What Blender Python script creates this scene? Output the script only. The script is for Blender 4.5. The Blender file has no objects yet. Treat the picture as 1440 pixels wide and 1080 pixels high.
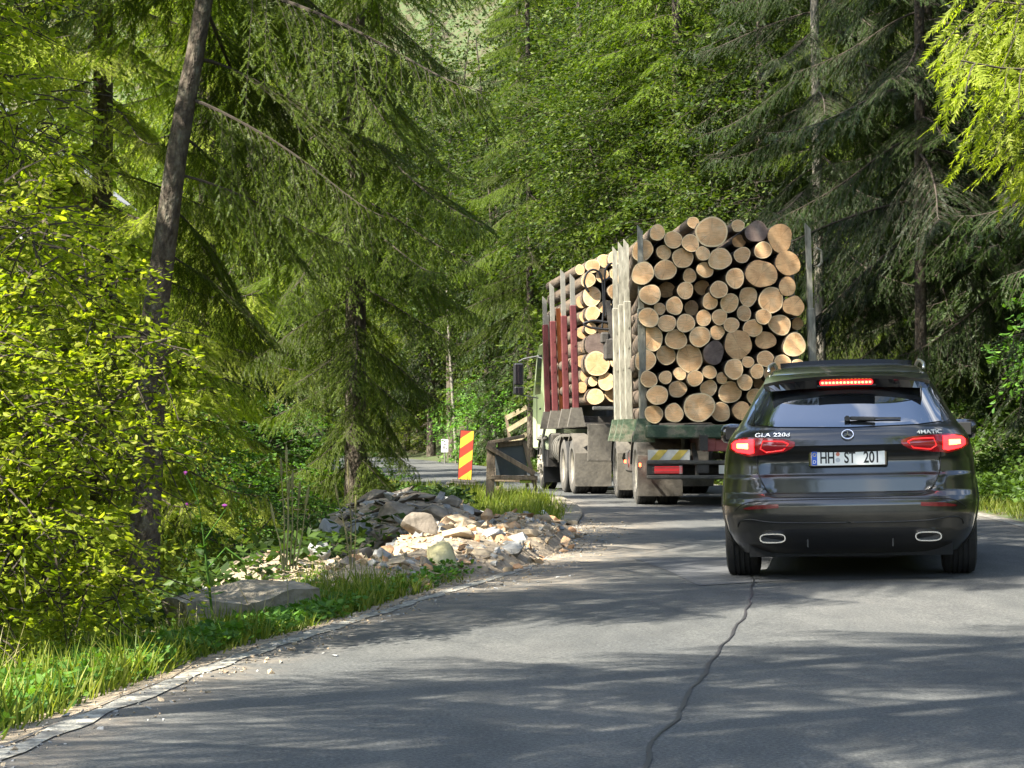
import bpy, math, random
import numpy as np
from mathutils import Vector, Matrix, noise
rnd = random.Random(11)
rng = np.random.default_rng(11)
R = math.radians
sc = bpy.context.scene
C = sc.collection

# ------------------------------------------------------------------ camera, world, sun
F = 3080.0
CAMH = 1.08
cam = bpy.data.cameras.new('camera')
cam.sensor_width = 36; cam.lens = F / 1440 * 36; cam.clip_start = 0.1; cam.clip_end = 1500
camo = bpy.data.objects.new('camera', cam); C.objects.link(camo)
camo.location = (0, 0, CAMH); camo.rotation_euler = (R(90) + math.atan(66 / F), 0, 0)
sc.camera = camo

SUN = Vector((-0.70, -0.45, 0.85)).normalized()        # towards the sun
SUN_EL = math.asin(SUN.z); SUN_AZ = math.atan2(SUN.x, SUN.y)
w = bpy.data.worlds.new('World'); sc.world = w; w.use_nodes = True
nt = w.node_tree; nt.nodes.clear()
sky = nt.nodes.new('ShaderNodeTexSky'); sky.sky_type = 'NISHITA'; sky.sun_disc = False
sky.sun_elevation = SUN_EL; sky.sun_rotation = SUN_AZ
bg = nt.nodes.new('ShaderNodeBackground'); bg.inputs[1].default_value = 0.12
bg2 = nt.nodes.new('ShaderNodeBackground'); bg2.inputs[0].default_value = (1, .98, .95, 1); bg2.inputs[1].default_value = 0.85
tc = nt.nodes.new('ShaderNodeTexCoord'); mp = nt.nodes.new('ShaderNodeMapping'); mp.inputs['Scale'].default_value = (2.2, 2.2, 2.6); mp.inputs['Location'].default_value = (3.3, 1.2, .4)
nz = nt.nodes.new('ShaderNodeTexNoise'); nz.inputs['Scale'].default_value = 2.0; nz.inputs['Detail'].default_value = 7
cr = nt.nodes.new('ShaderNodeValToRGB'); cr.color_ramp.elements[0].position = .55; cr.color_ramp.elements[1].position = .72
mx = nt.nodes.new('ShaderNodeMixShader'); wo = nt.nodes.new('ShaderNodeOutputWorld')
nt.links.new(tc.outputs['Generated'], mp.inputs[0]); nt.links.new(mp.outputs[0], nz.inputs['Vector'])
nt.links.new(nz.outputs[0], cr.inputs[0]); nt.links.new(sky.outputs[0], bg.inputs[0])
nt.links.new(cr.outputs[0], mx.inputs[0]); nt.links.new(bg.outputs[0], mx.inputs[1]); nt.links.new(bg2.outputs[0], mx.inputs[2])
nt.links.new(mx.outputs[0], wo.inputs[0])

sl = bpy.data.lights.new('sun', 'SUN'); sl.energy = 5.0; sl.angle = R(.53); sl.color = (1, .94, .82)
so = bpy.data.objects.new('sun', sl); C.objects.link(so)
so.rotation_euler = SUN.to_track_quat('Z', 'Y').to_euler()
sc.view_settings.view_transform = 'Standard'; sc.view_settings.look = 'None'
sc.view_settings.exposure = 2.2; sc.view_settings.gamma = 1
cy = sc.cycles
cy.max_bounces = 8; cy.diffuse_bounces = 3; cy.glossy_bounces = 3; cy.transmission_bounces = 5; cy.transparent_max_bounces = 8
cy.use_denoising = True
cy.sample_clamp_indirect = 6

# ------------------------------------------------------------------ material helpers
def mat(name, col, rough=.6, metal=0., coat=0., emit=None, estr=0., spec=.5):
    m = bpy.data.materials.new(name); m.use_nodes = True
    b = m.node_tree.nodes['Principled BSDF']
    b.inputs['Base Color'].default_value = (*col, 1); b.inputs['Roughness'].default_value = rough
    b.inputs['Metallic'].default_value = metal; b.inputs['Coat Weight'].default_value = coat
    b.inputs['Specular IOR Level'].default_value = spec
    if emit: b.inputs['Emission Color'].default_value = (*emit, 1); b.inputs['Emission Strength'].default_value = estr
    return m

def noisemat(name, cols, scale=3., rough=.8, detail=6., bump=.3, bscale=20., metal=0., stretch=(1, 1, 1), pos=None, dist=.02, coat=0.):
    """two to four colours through a noise ramp, with a finer noise as relief; object coordinates"""
    m = bpy.data.materials.new(name); m.use_nodes = True; n = m.node_tree; L = n.links.new
    b = n.nodes['Principled BSDF']; b.inputs['Roughness'].default_value = rough; b.inputs['Metallic'].default_value = metal
    b.inputs['Coat Weight'].default_value = coat
    t = n.nodes.new('ShaderNodeTexCoord'); g = n.nodes.new('ShaderNodeMapping'); g.inputs['Scale'].default_value = stretch
    L(t.outputs['Object'], g.inputs[0])
    z = n.nodes.new('ShaderNodeTexNoise'); z.inputs['Scale'].default_value = scale; z.inputs['Detail'].default_value = detail
    z.inputs['Roughness'].default_value = .65
    L(g.outputs[0], z.inputs['Vector'])
    r = n.nodes.new('ShaderNodeValToRGB'); e = r.color_ramp.elements
    k = len(cols)
    ps = pos or [.32 + .36 * i / (k - 1) for i in range(k)]
    e[0].position = ps[0]; e[0].color = (*cols[0], 1); e[1].position = ps[-1]; e[1].color = (*cols[-1], 1)
    for i in range(1, k - 1):
        q = e.new(ps[i]); q.color = (*cols[i], 1)
    L(z.outputs[0], r.inputs[0]); L(r.outputs[0], b.inputs['Base Color'])
    if bump:
        z2 = n.nodes.new('ShaderNodeTexNoise'); z2.inputs['Scale'].default_value = bscale; z2.inputs['Detail'].default_value = 5
        L(g.outputs[0], z2.inputs['Vector'])
        bp = n.nodes.new('ShaderNodeBump'); bp.inputs['Strength'].default_value = bump; bp.inputs['Distance'].default_value = dist
        L(z2.outputs[0], bp.inputs['Height']); L(bp.outputs[0], b.inputs['Normal'])
    return m

def leafmat(name, c1, c2, c3, trans=.4, rough=.5, ttint=(1.2, 1.3, .35), sp=.18):
    m = bpy.data.materials.new(name); m.use_nodes = True; n = m.node_tree; L = n.links.new
    b = n.nodes['Principled BSDF']; b.inputs['Roughness'].default_value = rough; b.inputs['Specular IOR Level'].default_value = sp
    g = n.nodes.new('ShaderNodeNewGeometry'); oi = n.nodes.new('ShaderNodeObjectInfo')
    r = n.nodes.new('ShaderNodeValToRGB'); e = r.color_ramp.elements
    e[0].position = .0; e[0].color = (*c1, 1); e[1].position = 1; e[1].color = (*c3, 1)
    q = e.new(.55); q.color = (*c2, 1)
    L(g.outputs['Random Per Island'], r.inputs[0])
    h = n.nodes.new('ShaderNodeHueSaturation')
    mr = n.nodes.new('ShaderNodeMapRange'); mr.inputs[3].default_value = .62; mr.inputs[4].default_value = 1.22
    L(oi.outputs['Random'], mr.inputs[0]); L(mr.outputs[0], h.inputs['Value']); L(r.outputs[0], h.inputs['Color'])
    L(h.outputs[0], b.inputs['Base Color'])
    t = n.nodes.new('ShaderNodeBsdfTranslucent')
    mc = n.nodes.new('ShaderNodeMix'); mc.data_type = 'RGBA'; mc.blend_type = 'MULTIPLY'; mc.inputs[0].default_value = 1
    mc.inputs[7].default_value = (*ttint, 1); L(h.outputs[0], mc.inputs[6]); L(mc.outputs[2], t.inputs[0])
    ms = n.nodes.new('ShaderNodeMixShader'); ms.inputs[0].default_value = trans
    L(b.outputs[0], ms.inputs[1]); L(t.outputs[0], ms.inputs[2]); L(ms.outputs[0], n.nodes['Material Output'].inputs[0])
    return m

# ------------------------------------------------------------------ object helpers
def tag(o, label=None, cat=None, group=None, kind=None):
    if label: o['label'] = label
    if cat: o['category'] = cat
    if group: o['group'] = group
    if kind: o['kind'] = kind
    return o

def thing(name, label, cat, loc=(0, 0, 0), rz=0., group=None, rx=0., ry=0.):
    o = bpy.data.objects.new(name, None); C.objects.link(o); o.empty_display_size = .2
    o.location = loc; o.rotation_euler = (rx, ry, rz)
    return tag(o, label, cat, group)

def link(name, me, parent=None, loc=None, rot=None, scale=None):
    o = bpy.data.objects.new(name, me); C.objects.link(o)
    if parent: o.parent = parent
    if loc is not None: o.location = loc
    if rot is not None: o.rotation_euler = rot
    if scale is not None: o.scale = scale if hasattr(scale, '__len__') else (scale,) * 3
    return o

def npmesh(name, V, Fc, mats, mi=None, smooth=False):
    """V (n,3); Fc (m,3) or (m,4) index array or list of such"""
    me = bpy.data.meshes.new(name)
    fl = Fc if isinstance(Fc, list) else [Fc]
    fl = [np.asarray(f, dtype=np.int32) for f in fl if len(f)]
    nv = len(V); me.vertices.add(nv); me.vertices.foreach_set('co', np.asarray(V, dtype=np.float32).ravel())
    loops = np.concatenate([f.ravel() for f in fl]); tot = np.concatenate([np.full(len(f), f.shape[1], dtype=np.int32) for f in fl])
    st = np.concatenate([[0], np.cumsum(tot)[:-1]]).astype(np.int32)
    me.loops.add(len(loops)); me.loops.foreach_set('vertex_index', loops.astype(np.int32))
    me.polygons.add(len(tot)); me.polygons.foreach_set('loop_start', st); me.polygons.foreach_set('loop_total', tot)
    if mi is not None: me.polygons.foreach_set('material_index', np.asarray(mi, dtype=np.int32))
    me.polygons.foreach_set('use_smooth', np.full(len(tot), bool(smooth)))
    for m in (mats if isinstance(mats, (list, tuple)) else [mats]): me.materials.append(m)
    me.update(calc_edges=True); me.validate()
    return me

class MB:
    """collects simple solids and builds ONE mesh"""
    def __init__(s): s.v = []; s.f = []; s.m = []; s.k = 0
    def add(s, vs, fs, M=None):
        o = len(s.v); s.v += [tuple(M @ Vector(v)) if M else tuple(v) for v in vs]
        s.f += [tuple(i + o for i in f) for f in fs]; s.m += [s.k] * len(fs); return s
    def box(s, c, d, rot=None, bev=0.):
        x, y, z = d[0] / 2, d[1] / 2, d[2] / 2
        M = Matrix.Translation(c) @ (Matrix(rot).to_4x4() if rot is not None else Matrix())
        if bev <= 0:
            return s.add([(-x, -y, -z), (x, -y, -z), (x, y, -z), (-x, y, -z), (-x, -y, z), (x, -y, z), (x, y, z), (-x, y, z)],
                  [(0, 3, 2, 1), (4, 5, 6, 7), (0, 1, 5, 4), (1, 2, 6, 5), (2, 3, 7, 6), (3, 0, 4, 7)], M)
        b = min(bev, x * .9, y * .9, z * .9); vs = []; fs = []
        for sx in (-1, 1):
            for sy in (-1, 1):
                for sz in (-1, 1):
                    vs += [(sx * x, sy * (y - b), sz * (z - b)), (sx * (x - b), sy * y, sz * (z - b)), (sx * (x - b), sy * (y - b), sz * z)]
        import itertools
        def I(a, b_, c_, k): return (((a > 0) * 2 + (b_ > 0)) * 2 + (c_ > 0)) * 3 + k
        for q in (-1, 1):
            fs.append([I(q, -1, -1, 0), I(q, 1, -1, 0), I(q, 1, 1, 0), I(q, -1, 1, 0)][::q])
            fs.append([I(-1, q, -1, 1), I(1, q, -1, 1), I(1, q, 1, 1), I(-1, q, 1, 1)][::-q])
            fs.append([I(-1, -1, q, 2), I(1, -1, q, 2), I(1, 1, q, 2), I(-1, 1, q, 2)][::q])
        for p in (-1, 1):
            for q in (-1, 1):
                fs.append((I(-1, p, q, 1), I(1, p, q, 1), I(1, p, q, 2), I(-1, p, q, 2)))
                fs.append((I(p, -1, q, 0), I(p, 1, q, 0), I(p, 1, q, 2), I(p, -1, q, 2)))
                fs.append((I(p, q, -1, 0), I(p, q, 1, 0), I(p, q, 1, 1), I(p, q, -1, 1)))
                for t in (-1, 1): fs.append((I(p, q, t, 0), I(p, q, t, 1), I(p, q, t, 2)))
        return s.add(vs, fs, M)
    def beam(s, p0, p1, wx, wy, up=(0, 0, 1), bev=0.):
        p0 = Vector(p0); p1 = Vector(p1); d = p1 - p0; L = d.length; z = d.normalized(); u = Vector(up)
        if abs(z.dot(u)) > .95: u = Vector((0, 1, 0))
        x = u.cross(z).normalized(); y = z.cross(x)
        return s.box((p0 + p1) / 2, (wx, wy, L), Matrix((x, y, z)).transposed(), bev)
    def tube(s, pts, r, n=8, cap=True):
        pts = [Vector(p) for p in pts]; k = len(pts); rr = r if hasattr(r, '__len__') else [r] * k; vs = []; fs = []
        u = None
        for i, p in enumerate(pts):
            d = (pts[min(i + 1, k - 1)] - pts[max(i - 1, 0)]).normalized()
            if u is None: u = d.orthogonal().normalized()
            u = (u - d * u.dot(d)).normalized(); v = d.cross(u)
            for j in range(n):
                a = 2 * math.pi * j / n; vs.append(p + (u * math.cos(a) + v * math.sin(a)) * rr[i])
        for i in range(k - 1):
            for j in range(n):
                fs.append((i * n + j, i * n + (j + 1) % n, (i + 1) * n + (j + 1) % n, (i + 1) * n + j))
        if cap: fs.append(tuple(range(n))[::-1]); fs.append(tuple((k - 1) * n + j for j in range(n)))
        return s.add(vs, fs)
    def lathe(s, prof, n=24, M=None, axis='X'):
        """prof: list of (along, radius)"""
        vs = []; fs = []; k = len(prof)
        for (a, r) in prof:
            for j in range(n):
                t = 2 * math.pi * j / n
                vs.append((a, r * math.cos(t), r * math.sin(t)) if axis == 'X' else (r * math.cos(t), r * math.sin(t), a))
        for i in range(k - 1):
            for j in range(n): fs.append((i * n + j, i * n + (j + 1) % n, (i + 1) * n + (j + 1) % n, (i + 1) * n + j))
        return s.add(vs, fs, M)
    def prism(s, poly, depth, M=None):
        """poly in x,z; extruded from y=0 to y=depth"""
        n = len(poly); vs = [(x, 0, z) for x, z in poly] + [(x, depth, z) for x, z in poly]
        fs = [tuple(range(n)), tuple(range(2 * n - 1, n - 1, -1))] + [(i, i + n, (i + 1) % n + n, (i + 1) % n) for i in range(n)]
        return s.add(vs, fs, M)
    def grid(s, P):
        a = len(P); b = len(P[0]); vs = [p for row in P for p in row]
        return s.add(vs, [(i * b + j, i * b + j + 1, (i + 1) * b + j + 1, (i + 1) * b + j) for i in range(a - 1) for j in range(b - 1)])
    def build(s, name, mats, parent=None, smooth=False, angle=None, loc=None, rz=None):
        me = bpy.data.meshes.new(name); me.from_pydata(s.v, [], s.f)
        for m in (mats if isinstance(mats, (list, tuple)) else [mats]): me.materials.append(m)
        if any(s.m): me.polygons.foreach_set('material_index', s.m)
        if smooth or angle: me.polygons.foreach_set('use_smooth', [True] * len(s.f))
        me.update()
        if angle: me.set_sharp_from_angle(angle=R(angle))
        o = link(name, me, parent)
        if loc is not None: o.location = loc
        if rz is not None: o.rotation_euler = (0, 0, rz)
        return o

def PX(px, py, D):
    return Vector(((px - 720) / F * D, D, CAMH - (py - 606) / F * D))

# ------------------------------------------------------------------ road geometry and terrain
ST = [((-7.6, -40), (-2.2, -41)), ((-5.1, -20), (.3, -20.5)), ((-2.55, 0), (2.9, -.5)), ((-1.75, 7.6), (3.65, 7.0)), ((-1.38, 10.9), (4.05, 10.3)), ((-.79, 14.3), (4.6, 13.7)),
      ((-.11, 17.3), (4.95, 17)), ((.40, 20.3), (5.3, 20)), ((.63, 24.4), (5.72, 24)), ((.86, 28.6), (6.05, 28.5)), ((.85, 32), (6.2, 32.5)),
      ((.70, 35.9), (6.0, 37)), ((.38, 38.8), (5.6, 41.5)), ((-.3, 41.5), (4.8, 46)), ((-1.6, 45), (3.6, 50.5)), ((-3.2, 50), (1.8, 56)),
      ((-4.3, 56), (.3, 61)), ((-6, 65), (-1.2, 70)), ((-8, 77), (-3.2, 82)), ((-11, 90), (-6, 95)), ((-17, 103), (-12.5, 108)), ((-30, 118), (-26, 124))]
def catmull(P, sub=10):
    P = np.array(P, float); out = []
    for i in range(len(P) - 1):
        p0 = P[max(i - 1, 0)]; p1 = P[i]; p2 = P[i + 1]; p3 = P[min(i + 2, len(P) - 1)]
        for k in range(sub):
            t = k / sub
            out.append(.5 * ((2 * p1) + (-p0 + p2) * t + (2 * p0 - 5 * p1 + 4 * p2 - p3) * t * t + (-p0 + 3 * p1 - 3 * p2 + p3) * t ** 3))
    out.append(P[-1]); return np.array(out)
EL = catmull([s[0] for s in ST]); ER = catmull([s[1] for s in ST])
CE = (EL + ER) / 2; HW = np.linalg.norm(ER - EL, axis=1) / 2
NR = (ER - EL) / (2 * HW[:, None])
def zprof(y): return np.interp(y, [34, 46, 52, 64], [0, -.10, -.08, 0])
def bank(y): return np.interp(y, [9, 14, 20, 31], [0, .020, .020, .004])
def locate(x, y):
    """nearest road station and signed lateral offset for arrays x,y"""
    x = np.atleast_1d(np.asarray(x, float)); y = np.atleast_1d(np.asarray(y, float))
    idx = np.empty(len(x), int)
    for a in range(0, len(x), 20000):
        d = (x[a:a + 20000, None] - CE[None, :, 0]) ** 2 + (y[a:a + 20000, None] - CE[None, :, 1]) ** 2
        idx[a:a + 20000] = d.argmin(1)
    s = (x - CE[idx, 0]) * NR[idx, 0] + (y - CE[idx, 1]) * NR[idx, 1]
    return idx, s
def roadz(x, y):
    return zprof(y) + bank(y) * (np.asarray(x) - 2.1)
def noise2(x, y, f, seed=0.):
    return np.array([noise.noise((a * f + seed, b * f, seed * 1.7)) for a, b in zip(np.atleast_1d(x), np.atleast_1d(y))])
def ground(x, y, rough=True):
    x = np.atleast_1d(np.asarray(x, float)); y = np.atleast_1d(np.asarray(y, float))
    idx, s = locate(x, y); e = np.abs(s) - HW[idx]
    cx = np.where(s < 0, EL[idx, 0], ER[idx, 0]); cyy = np.where(s < 0, EL[idx, 1], ER[idx, 1])
    base = np.where(e < 0, roadz(x, np.clip(y, -40, 130)), roadz(cx, cyy))
    near = np.interp(y, [14, 18, 34, 40], [0, 1, 1, 0])              # flat shoulder with the rubble
    eL1 = np.interp(e, [0, .25, .8, 1.6, 3, 5, 9, 14, 30, 70, 140], [-.02, -.04, -.10, -.55, -1.0, -1.3, -1.2, 0, 6, 26, 60])
    eL2 = np.interp(e, [0, .4, 1.2, 2.2, 3.4, 5.5, 9, 14, 30, 70, 140], [-.02, -.02, -.05, -.25, -.9, -1.3, -1.2, 0, 6, 26, 60])
    eL = eL1 * (1 - near) + eL2 * near
    eR = np.interp(e, [0, .3, 1.0, 2.2, 4, 10, 40, 140], [-.02, .0, .10, .9, 2.3, 6.5, 26, 80])
    g = base + np.where(e < 0, -.05, np.where(s < 0, eL, eR))
    g += np.clip(y - 112, 0, 200) * .45 * np.clip((e) / 10, 0, 1)
    if rough:
        k = np.clip(e / 2.5, 0, 1)
        g += np.where(e > 0, k * (noise2(x, y, .35) * .35 + noise2(x, y, 1.3, 5) * .10) + np.clip(e, 0, .3) / .3 * noise2(x, y, 3.1, 9) * .03, 0)
    return g
def gz(x, y): return float(ground([x], [y])[0])

# ------------------------------------------------------------------ materials
def road_material():
    m = bpy.data.materials.new('asphalt'); m.use_nodes = True; n = m.node_tree; L = n.links.new
    b = n.nodes['Principled BSDF']; b.inputs['Roughness'].default_value = .82; b.inputs['Specular IOR Level'].default_value = .35
    t = n.nodes.new('ShaderNodeTexCoord')
    def N(scale, det=4, rough=.6, st=(1, 1, 1)):
        g = n.nodes.new('ShaderNodeMapping'); g.inputs['Scale'].default_value = st; L(t.outputs['Object'], g.inputs[0])
        z = n.nodes.new('ShaderNodeTexNoise'); z.inputs['Scale'].default_value = scale; z.inputs['Detail'].default_value = det
        z.inputs['Roughness'].default_value = rough; L(g.outputs[0], z.inputs['Vector']); return z.outputs[0]
    def ramp(src, *st):
        r = n.nodes.new('ShaderNodeValToRGB'); e = r.color_ramp.elements
        e[0].position = st[0][0]; e[0].color = (*st[0][1], 1); e[1].position = st[-1][0]; e[1].color = (*st[-1][1], 1)
        for p, c in st[1:-1]: q = e.new(p); q.color = (*c, 1)
        L(src, r.inputs[0]); return r.outputs[0]
    def mix(fac, a, b_, mode='MIX'):
        x = n.nodes.new('ShaderNodeMix'); x.data_type = 'RGBA'; x.blend_type = mode
        if isinstance(fac, float): x.inputs[0].default_value = fac
        else: L(fac, x.inputs[0])
        for k, q in ((6, a), (7, b_)):
            if isinstance(q, tuple): x.inputs[k].default_value = (*q, 1)
            else: L(q, x.inputs[k])
        return x.outputs[2]
    big = ramp(N(.35, 5, .6, (1.6, .5, 1)), (.35, (.056, .059, .060)), (.5, (.070, .072, .070)), (.65, (.090, .090, .086)))
    med = ramp(N(2.2, 6, .7, (1.5, .5, 1)), (.3, (.78, .78, .78)), (.7, (1.2, 1.19, 1.16)))
    fine = ramp(N(60, 4, .85), (.34, (.40, .40, .40)), (.5, (1, 1, 1)), (.66, (1.85, 1.82, 1.74)))
    c = mix(1., mix(1., big, med, 'MULTIPLY'), fine, 'MULTIPLY')
    # dust carried from the rubble onto the lane edge
    at = n.nodes.new('ShaderNodeAttribute'); at.attribute_name = 'dust'
    dm = n.nodes.new('ShaderNodeMath'); dm.operation = 'MULTIPLY'
    L(at.outputs['Fac'], dm.inputs[0]); L(ramp(N(5, 7, .75), (.38, (0, 0, 0)), (.62, (1, 1, 1))), dm.inputs[1])
    c = mix(dm.outputs[0], c, (.30, .24, .17))
    L(c, b.inputs['Base Color'])
    bp = n.nodes.new('ShaderNodeBump'); bp.inputs['Strength'].default_value = .6; bp.inputs['Distance'].default_value = .008
    L(N(110, 3, .8), bp.inputs['Height']); L(bp.outputs[0], b.inputs['Normal'])
    return m
M_road = road_material()
M_patch = noisemat('asphalt_patch', [(.05, .052, .055), (.075, .077, .08)], 60, .85, bump=.5, bscale=110, dist=.006)
M_tar = mat('tar', (.018, .018, .019), .55)
M_ground = noisemat('forest_floor', [(.035, .028, .016), (.06, .055, .022), (.045, .075, .018), (.08, .065, .035)], 1.6, .95, bump=.8, bscale=12, dist=.08)
M_dirt = noisemat('dusty_gravel', [(.14, .105, .07), (.24, .19, .13), (.36, .29, .20)], 14, .95, bump=.9, bscale=45, dist=.02)
M_conc = noisemat('old_concrete', [(.10, .085, .06), (.18, .155, .115), (.27, .24, .19)], 5, .92, bump=.7, bscale=26, dist=.02)
M_bark = noisemat('spruce_bark', [(.026, .019, .013), (.055, .041, .028), (.080, .066, .046), (.13, .12, .085)], 14, .95, bump=1., bscale=24, stretch=(1, 1, .55), dist=.05, pos=[.34, .46, .56, .68])
M_bark2 = noisemat('grey_bark', [(.10, .09, .07), (.17, .155, .12), (.25, .23, .19)], 6, .95, bump=.8, bscale=25, stretch=(1, 1, .4), dist=.02)
M_twig = noisemat('twig_bark', [(.028, .021, .014), (.058, .045, .032)], 12, .95, bump=0)
M_ndark = leafmat('shade_tinted_needles', (.010, .020, .004), (.018, .034, .006), (.036, .056, .010), .26)  # forest shade put into the needle colour
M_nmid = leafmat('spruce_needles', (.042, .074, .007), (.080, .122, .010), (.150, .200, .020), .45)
M_nlit = leafmat('sun_tinted_needles', (.17, .22, .022), (.26, .32, .035), (.40, .44, .08), .6)  # yellow-green copy of the needles with sunlight put into the colour
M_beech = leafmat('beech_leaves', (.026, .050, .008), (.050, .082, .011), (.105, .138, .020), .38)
M_bush = leafmat('bush_leaves', (.16, .23, .016), (.31, .37, .026), (.47, .49, .07), .60)
M_far = leafmat('far_sunny_leaves', (.10, .15, .022), (.17, .22, .035), (.27, .31, .06), .5)  # sunlight put into the leaf colour of the far trees
M_grass = leafmat('grass_blades', (.07, .11, .013), (.13, .17, .022), (.25, .26, .06), .45)
M_herb = leafmat('herb_leaves', (.05, .12, .02), (.08, .18, .028), (.14, .25, .045), .4)
M_dry = leafmat('dry_stalks', (.25, .24, .10), (.36, .32, .15), (.45, .40, .22), .3, ttint=(1, .95, .7))
M_fern = leafmat('bank_undergrowth', (.03, .06, .012), (.055, .10, .018), (.09, .15, .028), .4)

# ------------------------------------------------------------------ ground sheet
def build_ground():
    xs = np.unique(np.concatenate([np.arange(-140, -32, 6.), np.arange(-32, -14, 1.2), np.arange(-14, -5, .6), np.arange(-5, 8, .2), np.arange(8, 20, 1.), np.arange(20, 141, 6.)]))
    ys = np.unique(np.concatenate([np.arange(-45, 4, 2.5), np.arange(4, 52, .3), np.arange(52, 130, 1.2), np.arange(130, 260, 8)]))
    X, Y = np.meshgrid(xs, ys); x = X.ravel(); y = Y.ravel()
    z = ground(x, y); V = np.stack([x, y, z], 1); nx = len(xs); ny = len(ys)
    i, j = np.meshgrid(np.arange(ny - 1), np.arange(nx - 1), indexing='ij'); a = (i * nx + j).ravel()
    Fq = np.stack([a, a + 1, a + 1 + nx, a + nx], 1)
    tag(link('ground', npmesh('ground', V, Fq, M_ground, smooth=True)), kind='structure')
build_ground()
def strip(name, A, B, m, dz, cols=2, dust=None, kind=None, skirt=0.):
    n = len(A); rows = []
    t = np.linspace(0, 1, cols)
    P = A[:, None, :] * (1 - t)[None, :, None] + B[:, None, :] * t[None, :, None]
    x = P[..., 0].ravel(); y = P[..., 1].ravel(); z = roadz(x, y) + dz
    V = np.stack([x, y, z], 1)
    i, j = np.meshgrid(np.arange(n - 1), np.arange(cols - 1), indexing='ij'); a = (i * cols + j).ravel()
    me = npmesh(name, V, np.stack([a, a + 1, a + 1 + cols, a + cols], 1), m, smooth=True)
    if dust is not None:
        at = me.attributes.new('dust', 'FLOAT', 'POINT'); at.data.foreach_set('value', dust(x, y).astype(np.float32))
    return link(name, me)
def dustf(x, y):
    idx, s = locate(x, y); e = HW[idx] + s     # distance inside from left edge
    a = np.clip(1 - e / 1.3, 0, 1) * np.interp(y, [12, 16, 27, 31], [0, 1, 1, 0])
    b = np.clip(1 - e / .5, 0, 1) * .7
    c = np.clip(1 - np.abs(HW[idx] - s) / .5, 0, 1) * .5
    return np.maximum(np.maximum(a, b), c)
tag(strip('road', EL, ER, M_road, 0., 40, dustf), kind='structure')
# left edge line, old and broken
def sub_edge(E, y0, y1, off0, off1):
    k = (E[:, 1] >= y0) & (E[:, 1] <= y1); E_ = EL if E is EL else ER
    sgn = 1 if E is EL else -1
    return E_[k] + NR[k] * off0 * sgn, E_[k] + NR[k] * off1 * sgn
def worn_paint():
    m = bpy.data.materials.new('worn_line_paint'); m.use_nodes = True; n = m.node_tree; L = n.links.new
    b = n.nodes['Principled BSDF']; b.inputs['Roughness'].default_value = .8
    t = n.nodes.new('ShaderNodeTexCoord'); z = n.nodes.new('ShaderNodeTexNoise'); z.inputs['Scale'].default_value = 9; z.inputs['Detail'].default_value = 9; z.inputs['Roughness'].default_value = .8
    L(t.outputs['Object'], z.inputs['Vector'])
    r = n.nodes.new('ShaderNodeValToRGB'); e = r.color_ramp.elements
    e[0].position = .46; e[0].color = (.10, .095, .085, 1); e[1].position = .60; e[1].color = (.36, .34, .28, 1)
    L(z.outputs[0], r.inputs[0]); L(r.outputs[0], b.inputs['Base Color']); return m
M_line = worn_paint()
def jag(A, amp, seed): return A + np.stack([noise2(A[:, 0], A[:, 1], 2.3, seed) * amp, noise2(A[:, 0], A[:, 1], 2.9, seed + 4) * amp * .5], 1)
def resample(A, n):
    d = np.concatenate([[0], np.cumsum(np.linalg.norm(np.diff(A, axis=0), axis=1))]); t = np.linspace(0, d[-1], n)
    return np.stack([np.interp(t, d, A[:, 0]), np.interp(t, d, A[:, 1])], 1)
a, b = sub_edge(EL, -40, 18.5, .04, .135)
tag(strip('left_edge_line', jag(resample(a, 500), .045, 1), jag(resample(b, 500), .045, 3), M_line, .005), kind='structure')
a, b = sub_edge(ER, 14, 60, .10, .22)
tag(strip('right_edge_line', resample(a, 200), resample(b, 200), M_line, .005), kind='structure')
# crumbled gravel shoulder outside the left edge
a, b = sub_edge(EL, -10, 40, -.24, .05)
def shoulder():
    k = (EL[:, 1] > -10) & (EL[:, 1] < 41); n = 360
    a = resample(EL[k] + NR[k] * .03, n); b = resample(EL[k] - NR[k] * .26, n)
    wv = 1 + noise2(b[:, 0], b[:, 1], .8, 2) * .5; b = a + (b - a) * wv[:, None]
    cols = 6; t = np.linspace(0, 1, cols); P = a[:, None] * (1 - t)[None, :, None] + b[:, None] * t[None, :, None]
    x = P[..., 0].ravel(); y = P[..., 1].ravel()
    z = np.maximum(ground(x, y) + .012, -9); zz = z.reshape(n, cols); zz[:, 0] = roadz(a[:, 0], a[:, 1]) + .003; zz[:, -1] -= .03
    i, j = np.meshgrid(np.arange(n - 1), np.arange(cols - 1), indexing='ij'); q = (i * cols + j).ravel()
    tag(link('gravel_shoulder', npmesh('gravel_shoulder', np.stack([x, y, zz.ravel()], 1), np.stack([q, q + 1, q + 1 + cols, q + cols], 1), M_dirt, smooth=True)), kind='structure')
shoulder()
# concrete kerb round the grass corner
def kerb():
    k = (EL[:, 1] > 25.5) & (EL[:, 1] < 41.2); n = 60; a = resample(EL[k] + NR[k] * .06, n); b = resample(EL[k] - NR[k] * .16, n)
    za = roadz(a[:, 0], a[:, 1]); V = []
    for i in range(n):
        for (p, h) in ((a[i], -.02), (a[i], .035), (a[i] * .9 + b[i] * .1, .045), (b[i], .045), (b[i], -.1)):
            V.append((p[0], p[1], za[i] + h))
    Fq = [(i * 5 + j, i * 5 + j + 1, (i + 1) * 5 + j + 1, (i + 1) * 5 + j) for i in range(n - 1) for j in range(4)] + [(0, 1, 2, 3)]
    me = bpy.data.meshes.new('kerb'); me.from_pydata(V, [], Fq + [(4, 3, 2, 1, 0)][:0]); me.materials.append(M_conc)
    tag(link('kerb', me), kind='structure')
kerb()
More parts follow.
